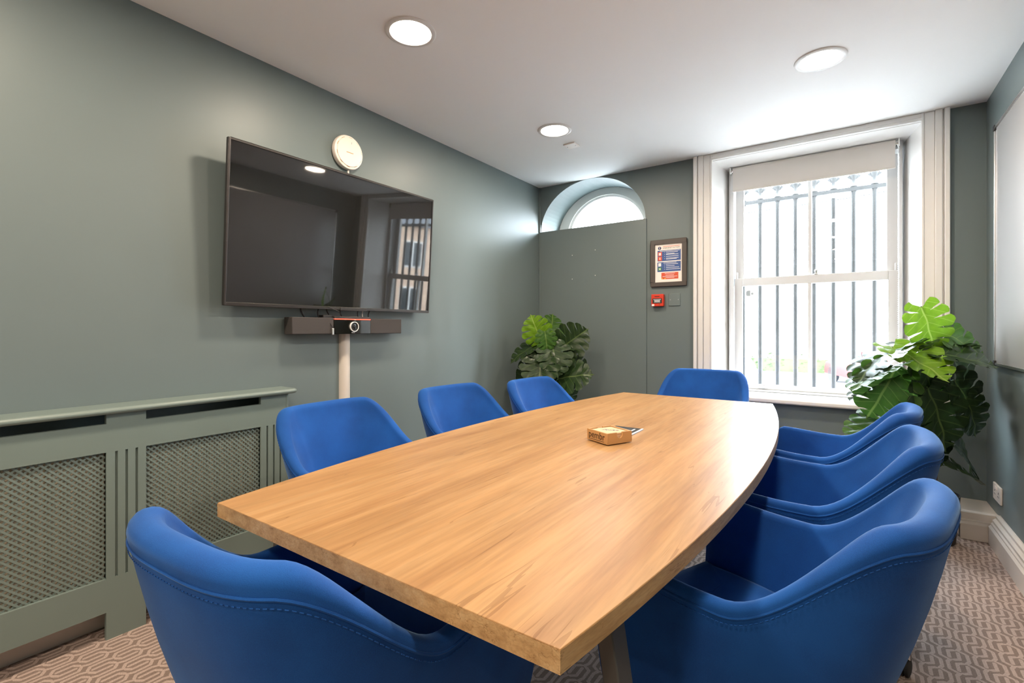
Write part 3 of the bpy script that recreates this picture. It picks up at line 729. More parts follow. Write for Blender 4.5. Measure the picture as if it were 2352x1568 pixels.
for z, x0, x1 in ((-.081, -.028, .048), (-.094, -.022, .042), (-.104, -.046, .066), (-.113, -.020, .044)): ln.box(x0, x1, -.0114, -.0108, z - .0014, z + .0014)
ln.build('printed_lines', 'print_white', pp)
MB().box(-.042, .085, -.0108, -.0102, .1245, .1275).build('red_print_line', 'print_red', pp)
fl = MB()
for x in (-.048, -.026): fl.prism([(x - .006, -.124), (x + .006, -.124), (x, -.110)], .0006, Matrix.Translation((0, -.0108, 0)) @ Matrix.Rotation(R(90), 4, 'X'))
fl.build('printed_flames', 'print_yellow', pp)

def text_obj(name, body, size, M, m, parent, ext=.0004):
    cu = bpy.data.curves.new(name, 'FONT'); cu.body = body; cu.size = size; cu.extrude = ext; cu.align_x = 'CENTER'; cu.align_y = 'CENTER'
    tmp = bpy.data.objects.new(name + '_tmp', cu); COL.objects.link(tmp)
    dg = bpy.context.evaluated_depsgraph_get(); dg.update()
    me = bpy.data.meshes.new_from_object(tmp.evaluated_get(dg)); me.materials.clear(); me.materials.append(MATS[m])
    bpy.data.objects.remove(tmp)
    o = bpy.data.objects.new(name, me); COL.objects.link(o); o.parent = parent; o.matrix_local = M
    return o
text_obj('heading', 'EMERGENCY ACTION', .0128, Matrix.Translation((.021, -.0104, .114)) @ Matrix.Rotation(R(90), 4, 'X'), 'print_black', pp)

# red fire call point
ca = empty('fire_call_point', 'red break-glass fire alarm call point below the framed notice', 'fire alarm', (-1.196, YF, 1.322))
wpl('back_box', -.046, .046, -.046, .046, .0005, .026, 'callpoint_red', ca, .004)
wpl('front_plate', -.0465, .0465, -.0465, .0465, .026, .038, 'callpoint_red', ca, .003)
wpl('glass_window', -.036, .036, -.024, .014, .038, .0395, 'print_black', ca)
cw = MB()
for z, a in ((.006, .029), (-.002, .024), (-.008, .020), (-.014, .024)): cw.box(-a, a, -.0400, -.0395, z - .0016, z + .0016)
cw.build('printed_lines', 'print_white', ca)
wpl('dark_mark', -.020, .018, .026, .031, .038, .0386, 'print_black', ca)
wpl('white_label', -.042, -.022, -.044, -.030, .038, .0388, 'print_white', ca)
MB().lathe([(.004, 0), (.003, .001), (0, .0012)], 12, Matrix.Translation((.018, -.038, -.034)) @ Matrix.Rotation(R(90), 4, 'X')).build('test_point', 'print_green', ca)
bl = empty('blanking_plate', 'wall-coloured square blanking plate beside the red call point', 'plate', (-1.075, YF, 1.324))
wpl('plate', -.044, .044, -.047, .047, .0005, .007, 'wall_paint', bl, .004)
for x in (-.030, .030): MB().lathe([(.004, 0), (.004, .001), (0, .0012)], 12, Matrix.Translation((x, -.007, 0)) @ Matrix.Rotation(R(90), 4, 'X')).build('screw', 'sticker', bl)

# roller blind
rb = empty('roller_blind', 'pale grey roller blind half lowered in the window head', 'blind', (-.2225, 3.965, 2.296))
MX_ = Matrix.Rotation(R(90), 4, 'Y')
MB().lathe([(.022, -.482), (.022, .482)], 28, MX_).build('roller_tube', 'blind_cloth', rb, smooth=True)
cl = MB().box(-.480, .480, -.0225, -.0212, -.158, 0)
cl.build('cloth', 'blind_cloth', rb)
MB().box(-.482, .482, -.026, -.018, -.166, -.154).build('hem_bar', 'blind_cloth', rb, bevel=.002)
for s_, nm in ((-1, 'bracket'), (1, 'bracket')):
    k = MB(); k.box(s_ * .500 - .004, s_ * .500 + .004, -.022, .040, -.028, .024); k.lathe([(.011, 0), (.011, .020)], 16, Matrix.Translation((s_ * .48 if s_ > 0 else -.5, 0, 0)) @ MX_)
    k.lathe([(.020, 0), (.020, .006)], 20, Matrix.Translation((s_ * .492 if s_ > 0 else -.498, 0, 0)) @ MX_)
    k.build(nm, 'chrome', rb, bevel=.001)
ch = MB()
for yy in (-.018, .014):
    for k in range(110):
        zc = -.02 - k * .0125
        ch.lathe([(0, -.0030), (.0027, -.0008), (.0027, .0008), (0, .0030)], 6, Matrix.Translation((.497, yy, zc)))
    ch.tube([(.497, yy, 0), (.497, yy, -1.39)], .0009, 5)
o = ch.build('bead_chain', 'aluminium', rb, smooth=True); o['kind'] = 'stuff'

# alarm sticker on the lower sash
oc = [(.032 * math.cos(R(22.5 + 45 * k)), .032 * math.sin(R(22.5 + 45 * k))) for k in range(8)]
sk = MB().prism(oc, .0015, Matrix.Rotation(R(90), 4, 'X')).build('window_sticker', 'print_white', loc=(-.630 + .03, 4.0465, 1.372))
tag(sk, 'small octagonal grey and white sticker on the lower window pane', 'sticker')
MB().box(-.028, .0, -.0022, -.0015, -.020, .020).build('grey_half', 'sticker', sk)
MB().lathe([(.008, 0), (.008, .0006), (0, .0007)], 16, Matrix.Translation((.014, -.0015, -.004)) @ Matrix.Rotation(R(90), 4, 'X')).build('grey_dot', 'sticker', sk)

# =================================================================== RIGHT WALL
wb = empty('whiteboard', 'large magnetic whiteboard with slim aluminium frame on the right-hand wall', 'whiteboard', (XR, 2.578, 1.53))
MB().box(-.012, -.001, -.892, .892, -.607, .607).build('writing_surface', 'whiteboard', wb)
fb = MB()
fb.box(-.018, -.001, -.900, .900, .603, .615).box(-.018, -.001, -.900, .900, -.615, -.603).box(-.018, -.001, -.900, -.890, -.603, .603).box(-.018, -.001, .890, .900, -.603, .603)
fb.build('frame', 'aluminium', wb, bevel=.002)
for sy in (-1, 1):
    for sz in (-1, 1): MB().box(-.021, -.0005, sy * .900 - .014, sy * .900 + .014, sz * .615 - .014, sz * .615 + .014, Matrix.Translation((0, -sy * .010, -sz * .010))).build('corner_cap', 'black_plastic', wb, bevel=.003)
ds = empty('double_socket', 'white double wall socket low on the right-hand wall near the skirting', 'socket', (XR, 3.462, .257))
MB().box(-.010, -.0005, -.073, .073, -.043, .043).build('face_plate', 'white_plastic', ds, bevel=.003)
for y in (-.036, .036):
    k = MB()
    for (a, c, e, g) in ((-.003, .003, .002, .012), (-.013, -.007, -.014, -.009), (.007, .013, -.014, -.009)): k.box(-.0106, -.0098, y + a, y + c, e, g)
    k.build('pin_holes', 'print_black', ds)
    MB().box(-.014, -.009, y * .35 - .005, y * .35 + .005, .018, .034).build('rocker', 'white_plastic', ds, bevel=.001)

# =================================================================== TABLE
TY0, TY1, TCX = .477, 2.630, -.668
tb = empty('meeting_table', 'long oak meeting table with bowed sides and dark steel legs', 'table', (TCX, (TY0 + TY1) / 2, 0))
HL = (TY1 - TY0) / 2
def half(t): return .390 - .014 * (t) + .098 * (1 - t * t)      # t -1 near .. 1 far
out = [(half(-1 + 2 * k / 40), (-1 + 2 * k / 40) * HL) for k in range(41)]
out += [(-half(1 - 2 * k / 40), (1 - 2 * k / 40) * HL) for k in range(41)]
MB().prism(out, .0275).build('core', 'oak_edge', tb, loc=(0, 0, .7115))
top_o = MB().prism([(x * .9995, y * .9998) for x, y in out], .0022).build('table_top', 'oak_top', tb, bevel=.001, loc=(0, 0, .7382))
def bar_between(a, b_, w_, d_):
    a, b_ = Vector(a), Vector(b_); z = (b_ - a).normalized(); x = Vector((1, 0, 0)); y = z.cross(x).normalized(); x = y.cross(z)
    q = lambda c: [tuple(c + x * sx * w_ + y * sy * d_) for sx, sy in ((-1, -1), (1, -1), (1, 1), (-1, 1))]
    return q(a), q(b_)
for sy, ly_ in ((-1, -.93), (1, .566)):
    for sx in (-1, 1):
        m_ = MB(); lo_, hi_ = bar_between((sx * .495, ly_ + (.03 if sy < 0 else 0), 0.0), (sx * .400, ly_, .700), .012, .021)
        m_.hexa(lo_, hi_); m_.build('leg', 'steel_grey', tb, bevel=.002)
    MB().box(-.385, .385, ly_ - .030, ly_ + .030, .680, .7112).build('crossbar', 'steel_grey', tb, bevel=.002)
for sx in (-1, 1): MB().box(sx * .18 - .02, sx * .18 + .02, -.90, .60, .672, .7112).build('side_beam', 'steel_grey', tb, bevel=.002)
# cable flap let into the top
cf = empty('cable_flap', 'black rectangular cable flap with white lines set in the table behind the coaster box', 'flap', (-.648, 1.580, .7404))
MB().box(-.052, .052, -.11, .11, 0, .003).build('plate', 'pad_black', cf, bevel=.001)
MB().box(.046, .0515, -.108, .108, .003, .0038).build('white_edge', 'print_white', cf)
MB().box(.026, .031, -.108, .085, .003, .0038).build('white_line', 'print_white', cf)
# coaster box
bx = empty('coaster_box', 'square bamboo coaster box with dark lettering standing on the table', 'box', (-.6265, 1.455, .7434), R(64))
m_ = MB(); hb_ = .050; tk = .006; hz = .035
m_.box(-hb_, hb_, -hb_, hb_, 0, .006)
m_.box(-hb_, -hb_ + tk, -hb_, hb_, .006, hz).box(hb_ - tk, hb_, -hb_, hb_, .006, hz)
m_.build('tray', 'bamboo', bx, bevel=.001)
for sy in (-1, 1):                                             # front and back walls with the finger notch
    k = MB(); nw = .012; cy = sy * (hb_ - tk / 2)
    poly = [(-hb_ + tk, .006), (hb_ - tk, .006), (hb_ - tk, hz), (nw, hz)] + [(nw * math.cos(a), hz - .007 - nw * math.sin(a)) for a in [math.pi * i / 10 for i in range(11)]] + [(-nw, hz), (-hb_ + tk, hz)]
    k.prism(poly, tk, Matrix.Translation((0, cy + tk / 2, 0)) @ Matrix.Rotation(R(90), 4, 'X'))
    k.build('notched_side', 'bamboo', bx)
text_obj('lettering', 'pembr', .030, Matrix.Translation((-hb_ - .0002, 0.002, .020)) @ Matrix.Rotation(R(-90), 4, 'Z') @ Matrix.Rotation(R(90), 4, 'X'), 'engraving', bx)
MB().box(-hb_ - .0005, -hb_, -.034, .034, .0055, .0068).build('small_print', 'engraving', bx)
for k in range(4):
    z = .7434 + .0063 + k * .0066
    c_ = empty('coaster', ('bottom pale square coaster of the stack in the bamboo box', 'second pale square coaster from the bottom of the bamboo box', 'pale square coaster just below the lettered top one in the bamboo box', 'topmost pale square coaster with lettering in the bamboo box')[k], 'coaster', (-.6265, 1.455, z), R(64), 'coasters in the bamboo box')
    MB().box(-.043, .043, -.043, .043, 0, .0060).build('disc_board', 'coaster_ply', c_, bevel=.001)
    if k == 3: text_obj('lettering', 'pembr', .020, Matrix.Translation((.004, 0, .0062)) @ Matrix.Rotation(R(130), 4, 'Z'), 'print_navy', c_, .0002)

# =================================================================== CHAIRS
def chair_meshes():
    A_, B_, CY, PW, AF, AW = .268, .284, -.014, 3.1, .262, .269
    raw = []
    for k in range(21): t = k / 20; raw.append((AW + (A_ - AW) * smooth01(0, 1, t), AF + (CY - AF) * t))
    for k in range(1, 120):
        th = math.pi * k / 120
        c, s = math.cos(th), math.sin(th)
        raw.append((math.copysign(abs(c) ** (2 / PW), c) * A_, CY - abs(s) ** (2 / PW) * B_))
    raw += [(-x, y) for x, y in reversed(raw[:21])]
    acc = [0]
    for i in range(1, len(raw)): acc.append(acc[-1] + math.dist(raw[i], raw[i - 1]))
    NS = 88; P = []
    for k in range(NS + 1):
        d = acc[-1] * k / NS; i = max(j for j in range(len(acc)) if acc[j] <= d + 1e-9); i = min(i, len(raw) - 2)
        f = (d - acc[i]) / max(1e-9, acc[i + 1] - acc[i]); P.append(((raw[i][0] * (1 - f) + raw[i + 1][0] * f), (raw[i][1] * (1 - f) + raw[i + 1][1] * f)))
    ZB = .325
    secs = []; pipe = []; inner_seat = []
    for k, (x, y) in enumerate(P):
        q = abs(k / NS - .5) * 2
        a = Vector(P[min(k + 1, NS)]) - Vector(P[max(k - 1, 0)]); nrm = Vector((-a.y, a.x)).normalized()
        if nrm.dot(Vector((x, y - .05))) < 0: nrm = -nrm
        bk = 1 - smooth01(.262, .645, q)
        zr = .624 + .184 * bk + .010 * smooth01(.7, .95, q)
        T = .030 + .020 * (1 - smooth01(.25, .75, q))
        endk = max(0, (q - .955) / .045)
        zr -= .035 * endk ** 2
        T *= (1 - .45 * endk ** 2)
        # outer wall leans in towards the base
        sc = .60 + .30 * smooth01(.45, .95, q)
        bx_, by_ = x * sc, (y + .02) * (.56 + .38 * smooth01(-.05, .22, y)) + .0
        sec = []
        NO = 9
        top = Vector((x, y, zr))
        for j in range(NO):
            u = j / (NO - 1)
            uu = u ** 0.92
            bulge = .014 * math.sin(math.pi * u)
            sec.append(Vector((bx_ + (x - bx_) * uu + nrm.x * bulge, by_ + (y - by_) * uu + nrm.y * bulge, ZB + (zr - T * .42 - ZB) * u)))
        o_top = sec[-1].copy(); pipe.append(o_top.lerp(sec[-2], .24) + Vector((nrm.x, nrm.y, 0)) * .0004)
        for j in range(1, 8):                                   # rolled rim
            an = math.pi * j / 8
            c_, s_ = math.cos(an), math.sin(an)
            sec.append(o_top + Vector((-nrm.x, -nrm.y, 0)) * (T * .5 * (1 - c_)) + Vector((0, 0, T * .42 * s_)))
        zs = .415
        for j in range(NO):
            u = 1 - j / (NO - 1)
            zz = zs + (zr - T * .5 - zs) * u
            uo = (zz - ZB) / (zr - T * .5 - ZB); uu = uo ** 0.92
            ox = bx_ + (x - bx_) * uu; oy = by_ + (y - by_) * uu
            tt = T + .012 * math.sin(math.pi * u) * bk
            sec.append(Vector((ox - nrm.x * tt, oy - nrm.y * tt, zz)))
        inner_seat.append((sec[-1].x, sec[-1].y))
        sec.append(Vector((bx_ - nrm.x * .02, by_ - nrm.y * .02, ZB)))
        secs.append(sec)
    m = len(secs[0]); vs = [v for s in secs for v in s]; fs = []
    for k in range(NS):
        for j in range(m):
            j2 = (j + 1) % m; fs.append((k * m + j, (k + 1) * m + j, (k + 1) * m + j2, k * m + j2))
    fs.append(tuple(range(m))); fs.append(tuple(NS * m + j for j in range(m - 1, -1, -1)))
    D = {}
    D['shell'] = MB().add(vs, fs).mesh('shell', 'blue_wool', True)
    D['piping'] = MB().tube(pipe, .0026, 6).mesh('piping', 'blue_wool', True)
    st = MB()
    for k in range(2, NS - 2):
        for f in (0.1, .6):
            p0 = pipe[k].lerp(pipe[k + 1], f) + Vector((0, 0, -.011)); p1 = pipe[k].lerp(pipe[k + 1], f + .3) + Vector((0, 0, -.011))
            st.tube([p0, p1], .0009, 4)
    D['stitching'] = st.mesh('stitching', 'blue_wool')
    # seat cushion
    o_in = inner_seat[::2]
    fr = [(o_in[0][0] * (1 - t) + o_in[-1][0] * t, .262 + .03 * math.sin(math.pi * t)) for t in [i / 12 for i in range(13)]]
    ring = list(reversed(fr)) + o_in
    cx_ = sum(p[0] for p in ring) / len(ring); cy_ = sum(p[1] for p in ring) / len(ring)
    lev = [(.955, .330), (1.01, .345), (1.012, .420), (1.0, .437), (.96, .449), (.85, .456), (.5, .459)]
    vs = []; fs = []; n_ = len(ring)
    for s_, z in lev: vs += [Vector((cx_ + (x - cx_) * s_, cy_ + (y - cy_) * s_, z)) for x, y in ring]
    for l in range(len(lev) - 1):
        for i in range(n_): fs.append((l * n_ + i, l * n_ + (i + 1) % n_, (l + 1) * n_ + (i + 1) % n_, (l + 1) * n_ + i))
    fs.append(tuple(range(n_ - 1, -1, -1))); fs.append(tuple((len(lev) - 1) * n_ + i for i in range(n_)))
    D['seat_cushion'] = MB().add(vs, fs).mesh('seat_cushion', 'blue_wool', True)
    D['seat_plate'] = MB().box(-.10, .10, -.12, .10, .315, .3375).mesh('seat_plate', 'black_plastic')
    D['column'] = MB().lathe([(.026, .10), (.026, .20), (.019, .205), (.019, .315)], 20).mesh('column', 'chrome', True)
    D['hub'] = MB().lathe([(.034, .075), (.040, .085), (.040, .118), (.030, .130)], 24).mesh('hub', 'aluminium', True)
    for k in range(5):
        a = 2 * math.pi * k / 5 + R(18); d = Vector((math.cos(a), math.sin(a), 0)); pz = Vector((-d.y, d.x, 0))
        q = []
        for r_, w_, zt, zb in ((.030, .020, .118, .082), (.16, .016, .104, .078), (.265, .013, .090, .070), (.285, .012, .084, .058)):
            q.append([d * r_ - pz * w_ + Vector((0, 0, zb)), d * r_ + pz * w_ + Vector((0, 0, zb)), d * r_ + pz * w_ * .75 + Vector((0, 0, zt)), d * r_ - pz * w_ * .75 + Vector((0, 0, zt))])
        lm = MB(); vs = [v for s in q for v in s]; fs = [(0, 1, 2, 3), (15, 14, 13, 12)]
        for i in range(3):
            for j in range(4): fs.append((i * 4 + j, i * 4 + (j + 1) % 4, (i + 1) * 4 + (j + 1) % 4, (i + 1) * 4 + j))
        D['leg%d' % k] = lm.add(vs, fs).mesh('leg', 'aluminium', True)
        cm = MB(); tip = d * .280; rot = Matrix.Translation(tip + pz * .012 + Vector((0, 0, .028))) @ Matrix.Rotation(a + .7, 4, 'Z') @ Matrix.Rotation(R(90), 4, 'X')
        for off in (-.020, .005):
            cm.lathe([(0, off), (.020, off), (.028, off + .003), (.028, off + .012), (.020, off + .015), (0, off + .015)], 22, rot)
        cm.tube([tip + Vector((0, 0, .060)), tip + pz * .006 + Vector((0, 0, .035))], .008, 10)
        cm.lathe([(.031, -.004), (.031, .004), (.012, .005), (.012, -.005)], 22, rot, closed=True)
        D['caster%d' % k] = cm.mesh('caster', 'rubber', True)
    return D
CM = chair_meshes()
def link(name, me, parent):
    o = bpy.data.objects.new(name, me); COL.objects.link(o); o.parent = parent; return o
def chair(x, y, deg, label, dz=0.0):
    t = empty('tub_chair', label, 'chair', (x, y, 0), R(deg), 'blue fabric tub chairs around the meeting table')
    s = link('shell', CM['shell'], t); link('piping', CM['piping'], s); q = link('stitching', CM['stitching'], s); q['kind'] = 'stuff'
    c = link('seat_cushion', CM['seat_cushion'], t); p = link('seat_plate', CM['seat_plate'], t); co = link('column', CM['column'], t)
    for o in (s, c, p, co): o.location.z = dz
    link('hub', CM['hub'], t)
    for k in range(5):
        l = link('leg', CM['leg%d' % k], t); link('caster', CM['caster%d' % k], l)
    return t
chair(-.775, .563, 3.2, 'blue tub chair at the near end of the table, its back towards the camera')
chair(-.134, 1.183, 76.9, 'blue tub chair on the whiteboard side, closest to the camera, showing its seat', -.014)
chair(-.077, 1.812, 88, 'middle blue tub chair of the three along the whiteboard side', -.010)
chair(-.057, 2.418, 82.5, 'blue tub chair on the whiteboard side beside the tall potted plant', -.008)
chair(-1.471, 1.183, -88.3, 'blue tub chair in front of the radiator cover on the television side')
chair(-1.451, 1.864, -93.4, 'middle blue tub chair of the three on the television side')
chair(-1.304, 2.405, -93, 'blue tub chair on the television side, in front of the corner plant')
chair(-.735, 3.000, 179, 'blue tub chair at the far end of the table below the window', .035)

# =================================================================== PLANTS
def leaf_mesh(name, material, L0, droop, fold, wid, seed):
    rnd = random.Random(seed); mb = MB(); NL = 6
    def margin(t):            # t 0..1 along one side from the basal lobe to the tip -> (x, y) outline
        a = R(-62 + 152 * t)
        r = .50 * (1 - .10 * abs(math.sin(a))) * (1.0 + .12 * (1 - t))
        return (math.cos(a) * r * wid, .36 + math.sin(a) * r * 1.12)
    def zof(x, y): return fold * abs(x) * 1.0 - droop * max(0, y) ** 2 - .25 * droop * x * x + .012 * math.sin(abs(x) * 26 - y * 18)
    for side in (-1, 1):
        for i in range(NL):
            t0, t1 = i / NL, (i + 1) / NL
            y0, y1 = .02 + .92 * t0 ** 1.15, .02 + .92 * t1 ** 1.15
            cut = .10 + .12 * rnd.random(); NU, NV = 7, 4; idx = []
            start = .26 + .16 * rnd.random()
            for u in range(NU + 1):
                uu = u / NU; row = []
                for v in range(NV + 1):
                    vv = v / NV; g = cut * smooth01(start, start + .25, uu)
                    lo_g = g if i > 0 else 0; hi_g = g if i < NL - 1 else 0
                    v2 = lo_g / 2 + vv * (1 - lo_g / 2 - hi_g / 2)
                    my = y0 + (y1 - y0) * v2; ex, ey = margin(t0 + (t1 - t0) * v2)
                    rd_ = 1 - .10 * (2 * vv - 1) ** 2 * uu ** 3
                    x = ex * uu * rd_; y = my + (ey - my) * (uu ** 1.15) * rd_
                    row.append(Vector((side * x * L0, y * L0, zof(x, y) * L0 + .006 * L0 * math.cos(math.pi * (2 * vv - 1)) * uu)))
                idx.append(row)
            vs = [p for r_ in idx for p in r_]; fs = []
            for u in range(NU):
                for v in range(NV):
                    a = u * (NV + 1) + v; fs.append((a, a + 1, a + NV + 2, a + NV + 1))
            mb.add(vs, fs)
    me = mb.mesh(name, material, False)
    for p in me.polygons: p.use_smooth = True
    return me
LV = {}
for mname in ('leaf_dark', 'leaf_mid', 'leaf_young'):
    LV[mname] = [leaf_mesh('leaf', mname, 1.0, d, f, w_, s_) for d, f, w_, s_ in ((.22, .10, .98, 1), (.38, .16, .92, 2), (.12, .20, 1.05, 3))]
CAMP = Vector((0, 0, 1.10))
def plant(name, label, base, pot_r, pot_h, pole_h, leaves, pole_r=.022):
    t = empty(name, label, 'potted plant', base)
    B = Vector(base)
    MB().lathe([(0, .0), (pot_r * .80, .0), (pot_r * .84, .01), (pot_r, pot_h), (pot_r * .96, pot_h), (pot_r * .93, pot_h - .03), (0, pot_h - .03)], 40).build('pot', 'pot_black', t, smooth=True)
    MB().lathe([(pot_r * .925, pot_h - .0295), (pot_r * .5, pot_h - .018), (0, pot_h - .014)], 28).build('soil', 'soil', t, smooth=True)
    MB().tube([(0, 0, pot_h - .03), (.006, .004, pot_h + (pole_h - pot_h) * .5), (0, 0, pole_h)], [pole_r, pole_r * .95, pole_r * .85], 14).build('moss_pole', 'bark', t, smooth=True)
    for (pos, size, ydir, nrm, mname, var) in leaves:
        pos = Vector(pos) - B; y = Vector(ydir).normalized(); z = Vector(nrm); z = (z - y * z.dot(y)).normalized(); x = y.cross(z)
        M = Matrix((( x.x, y.x, z.x, 0), (x.y, y.y, z.y, 0), (x.z, y.z, z.z, 0), (0, 0, 0, 1)))
        org = pos - y * size * .42                                 # pos is the leaf's middle
        lo_ = link('leaf', LV[mname][var], t); lo_.matrix_local = Matrix.Translation(org) @ M @ Matrix.Scale(size, 4)
        zs = max(pot_h, min(pole_h - .02, org.z - .12 - .15 * Vector((org.x, org.y)).length))
        p0 = Vector((0, 0, zs)); mid = p0.lerp(org, .55) + Vector((0, 0, .05)); pts = []
        for k in range(7):
            s_ = k / 6; pts.append(p0 * (1 - s_) ** 2 + mid * 2 * s_ * (1 - s_) + org * s_ ** 2)
        MB().tube(pts, [.0045, .004, .004, .0035, .003, .003, .0026], 6).build('stalk', 'stem_green', t, smooth=True)
    return t
#LEAVES#
def ray(u, v, depth):
    F = Vector((-math.sin(R(34.66)), math.cos(R(34.66)), 0)); Rr = Vector((math.cos(R(34.66)), math.sin(R(34.66)), 0))
    return CAMP + (F + Rr * ((u - 1176) / 1110.67) + Vector((0, 0, 1)) * ((755.6 - v) / 1110.67)) * depth
RR = Vector((math.cos(R(34.66)), math.sin(R(34.66)), 0)); FF = Vector((-math.sin(R(34.66)), math.cos(R(34.66)), 0)); UU = Vector((0, 0, 1))
def vdir(r, u, f): return RR * r + UU * u + FF * f          # right, up, away
def leaf_list(rows):
    o = []
    for (u, v, dep, size, yd, nd, m_, var) in rows: o.append((ray(u, v, dep), size, vdir(*yd), vdir(*nd), m_, var))
    return o
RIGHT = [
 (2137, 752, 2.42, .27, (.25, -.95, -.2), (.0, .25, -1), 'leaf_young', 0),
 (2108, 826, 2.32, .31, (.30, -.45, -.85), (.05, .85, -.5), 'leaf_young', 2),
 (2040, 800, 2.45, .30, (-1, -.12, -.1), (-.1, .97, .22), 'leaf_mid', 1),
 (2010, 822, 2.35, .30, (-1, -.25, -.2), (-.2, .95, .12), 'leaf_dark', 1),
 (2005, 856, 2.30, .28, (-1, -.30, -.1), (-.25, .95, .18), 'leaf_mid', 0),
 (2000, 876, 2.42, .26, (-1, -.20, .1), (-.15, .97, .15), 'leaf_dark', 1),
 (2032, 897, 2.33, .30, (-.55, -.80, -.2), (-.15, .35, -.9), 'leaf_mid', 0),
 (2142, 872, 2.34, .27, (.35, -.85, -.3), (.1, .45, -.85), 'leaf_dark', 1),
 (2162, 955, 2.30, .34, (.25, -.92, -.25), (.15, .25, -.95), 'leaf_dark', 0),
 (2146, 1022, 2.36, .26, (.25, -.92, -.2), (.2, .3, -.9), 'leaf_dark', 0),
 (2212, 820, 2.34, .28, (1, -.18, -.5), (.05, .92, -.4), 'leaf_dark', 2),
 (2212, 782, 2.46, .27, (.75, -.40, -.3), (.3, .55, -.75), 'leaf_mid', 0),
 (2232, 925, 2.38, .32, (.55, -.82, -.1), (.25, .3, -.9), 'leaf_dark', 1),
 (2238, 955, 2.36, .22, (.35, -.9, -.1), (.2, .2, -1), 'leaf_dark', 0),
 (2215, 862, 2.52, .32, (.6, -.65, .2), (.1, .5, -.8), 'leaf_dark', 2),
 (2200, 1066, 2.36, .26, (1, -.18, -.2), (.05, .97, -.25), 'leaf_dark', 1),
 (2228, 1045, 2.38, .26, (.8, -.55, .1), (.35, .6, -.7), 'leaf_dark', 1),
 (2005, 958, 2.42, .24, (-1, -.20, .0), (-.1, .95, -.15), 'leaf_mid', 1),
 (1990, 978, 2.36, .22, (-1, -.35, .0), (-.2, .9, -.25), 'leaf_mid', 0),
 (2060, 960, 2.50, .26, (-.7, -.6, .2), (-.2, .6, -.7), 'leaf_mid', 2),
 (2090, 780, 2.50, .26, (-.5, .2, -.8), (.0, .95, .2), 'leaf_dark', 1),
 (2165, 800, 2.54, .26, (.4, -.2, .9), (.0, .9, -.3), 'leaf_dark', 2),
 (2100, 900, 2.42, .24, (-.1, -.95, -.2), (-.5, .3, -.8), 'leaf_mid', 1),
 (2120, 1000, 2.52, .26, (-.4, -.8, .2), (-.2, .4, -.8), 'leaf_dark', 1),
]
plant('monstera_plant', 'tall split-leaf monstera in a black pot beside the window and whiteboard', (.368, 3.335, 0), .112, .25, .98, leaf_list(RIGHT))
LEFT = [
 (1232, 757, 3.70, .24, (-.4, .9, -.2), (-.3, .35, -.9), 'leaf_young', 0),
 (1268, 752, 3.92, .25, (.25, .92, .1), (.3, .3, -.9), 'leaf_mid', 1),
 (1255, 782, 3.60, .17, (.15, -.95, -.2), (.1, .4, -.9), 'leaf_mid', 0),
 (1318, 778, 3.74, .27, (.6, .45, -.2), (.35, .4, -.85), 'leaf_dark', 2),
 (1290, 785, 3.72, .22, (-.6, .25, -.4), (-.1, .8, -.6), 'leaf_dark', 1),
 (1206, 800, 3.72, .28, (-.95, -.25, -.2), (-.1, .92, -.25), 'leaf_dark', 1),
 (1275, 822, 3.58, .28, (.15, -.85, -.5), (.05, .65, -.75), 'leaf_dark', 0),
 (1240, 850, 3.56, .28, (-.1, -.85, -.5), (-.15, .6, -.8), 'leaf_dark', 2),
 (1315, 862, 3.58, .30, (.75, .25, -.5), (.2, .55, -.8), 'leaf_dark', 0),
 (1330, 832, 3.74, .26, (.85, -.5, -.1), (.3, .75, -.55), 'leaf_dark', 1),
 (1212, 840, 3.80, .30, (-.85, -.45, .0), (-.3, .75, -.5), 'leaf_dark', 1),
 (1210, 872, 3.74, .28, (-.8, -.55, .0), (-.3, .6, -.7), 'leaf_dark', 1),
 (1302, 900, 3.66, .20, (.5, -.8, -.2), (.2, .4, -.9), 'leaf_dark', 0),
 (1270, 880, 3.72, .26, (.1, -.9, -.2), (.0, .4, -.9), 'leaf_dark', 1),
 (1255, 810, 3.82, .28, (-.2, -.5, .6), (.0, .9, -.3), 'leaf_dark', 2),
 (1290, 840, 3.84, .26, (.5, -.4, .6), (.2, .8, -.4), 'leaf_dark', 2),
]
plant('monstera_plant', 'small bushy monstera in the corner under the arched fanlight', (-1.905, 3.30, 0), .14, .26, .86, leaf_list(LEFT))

# =================================================================== OUTSIDE
GZ = -1.05                                                       # street level below the room floor
g_ = MB().box(-60, 60, -60, 90, GZ - .2, GZ).build('ground', 'asphalt'); struct(g_, 'grey street beyond the railings')
struct(MB().box(-30, 30, YO + .001, YO + .5, GZ, .55).build('terrace_ledge', 'paving'), 'stone ledge carrying the railings') ; bpy.data.objects['terrace_ledge']['kind'] = 'structure'
struct(MB().box(-40, 40, 24.9, 28.2, GZ, GZ + .12).build('pavement', 'paving'), 'pale pavement across the street')
rl = empty('iron_railing', 'spear-topped iron railing just outside the sash window', 'railing', (0, 4.36, .55))
bx_list = [-.696 + .1235 * (k - 4) for k in range(16)]
for x in bx_list:
    b_ = MB().tube([(x, 0, -.001), (x, 0, 1.585)], .0165, 10).build('bar', 'iron_paint', rl, smooth=True)
    MB().lathe([(.014, 1.585), (.024, 1.60), (.015, 1.615), (.014, 1.65), (.026, 1.675), (.026, 1.69), (.020, 1.72), (.0, 1.83)], 10, Matrix.Translation((x, 0, 0))).build('finial', 'iron_paint', b_, smooth=True)
    fb_ = MB()
    for s_ in (-1, 1): fb_.prism([(x, 1.62), (x + s_ * .010, 1.645), (x + s_ * .044, 1.672), (x + s_ * .030, 1.684), (x, 1.705)], .010, Matrix.Translation((0, .005, 0)) @ Matrix.Rotation(R(90), 4, 'X'))
    fb_.build('finial', 'iron_paint', b_)
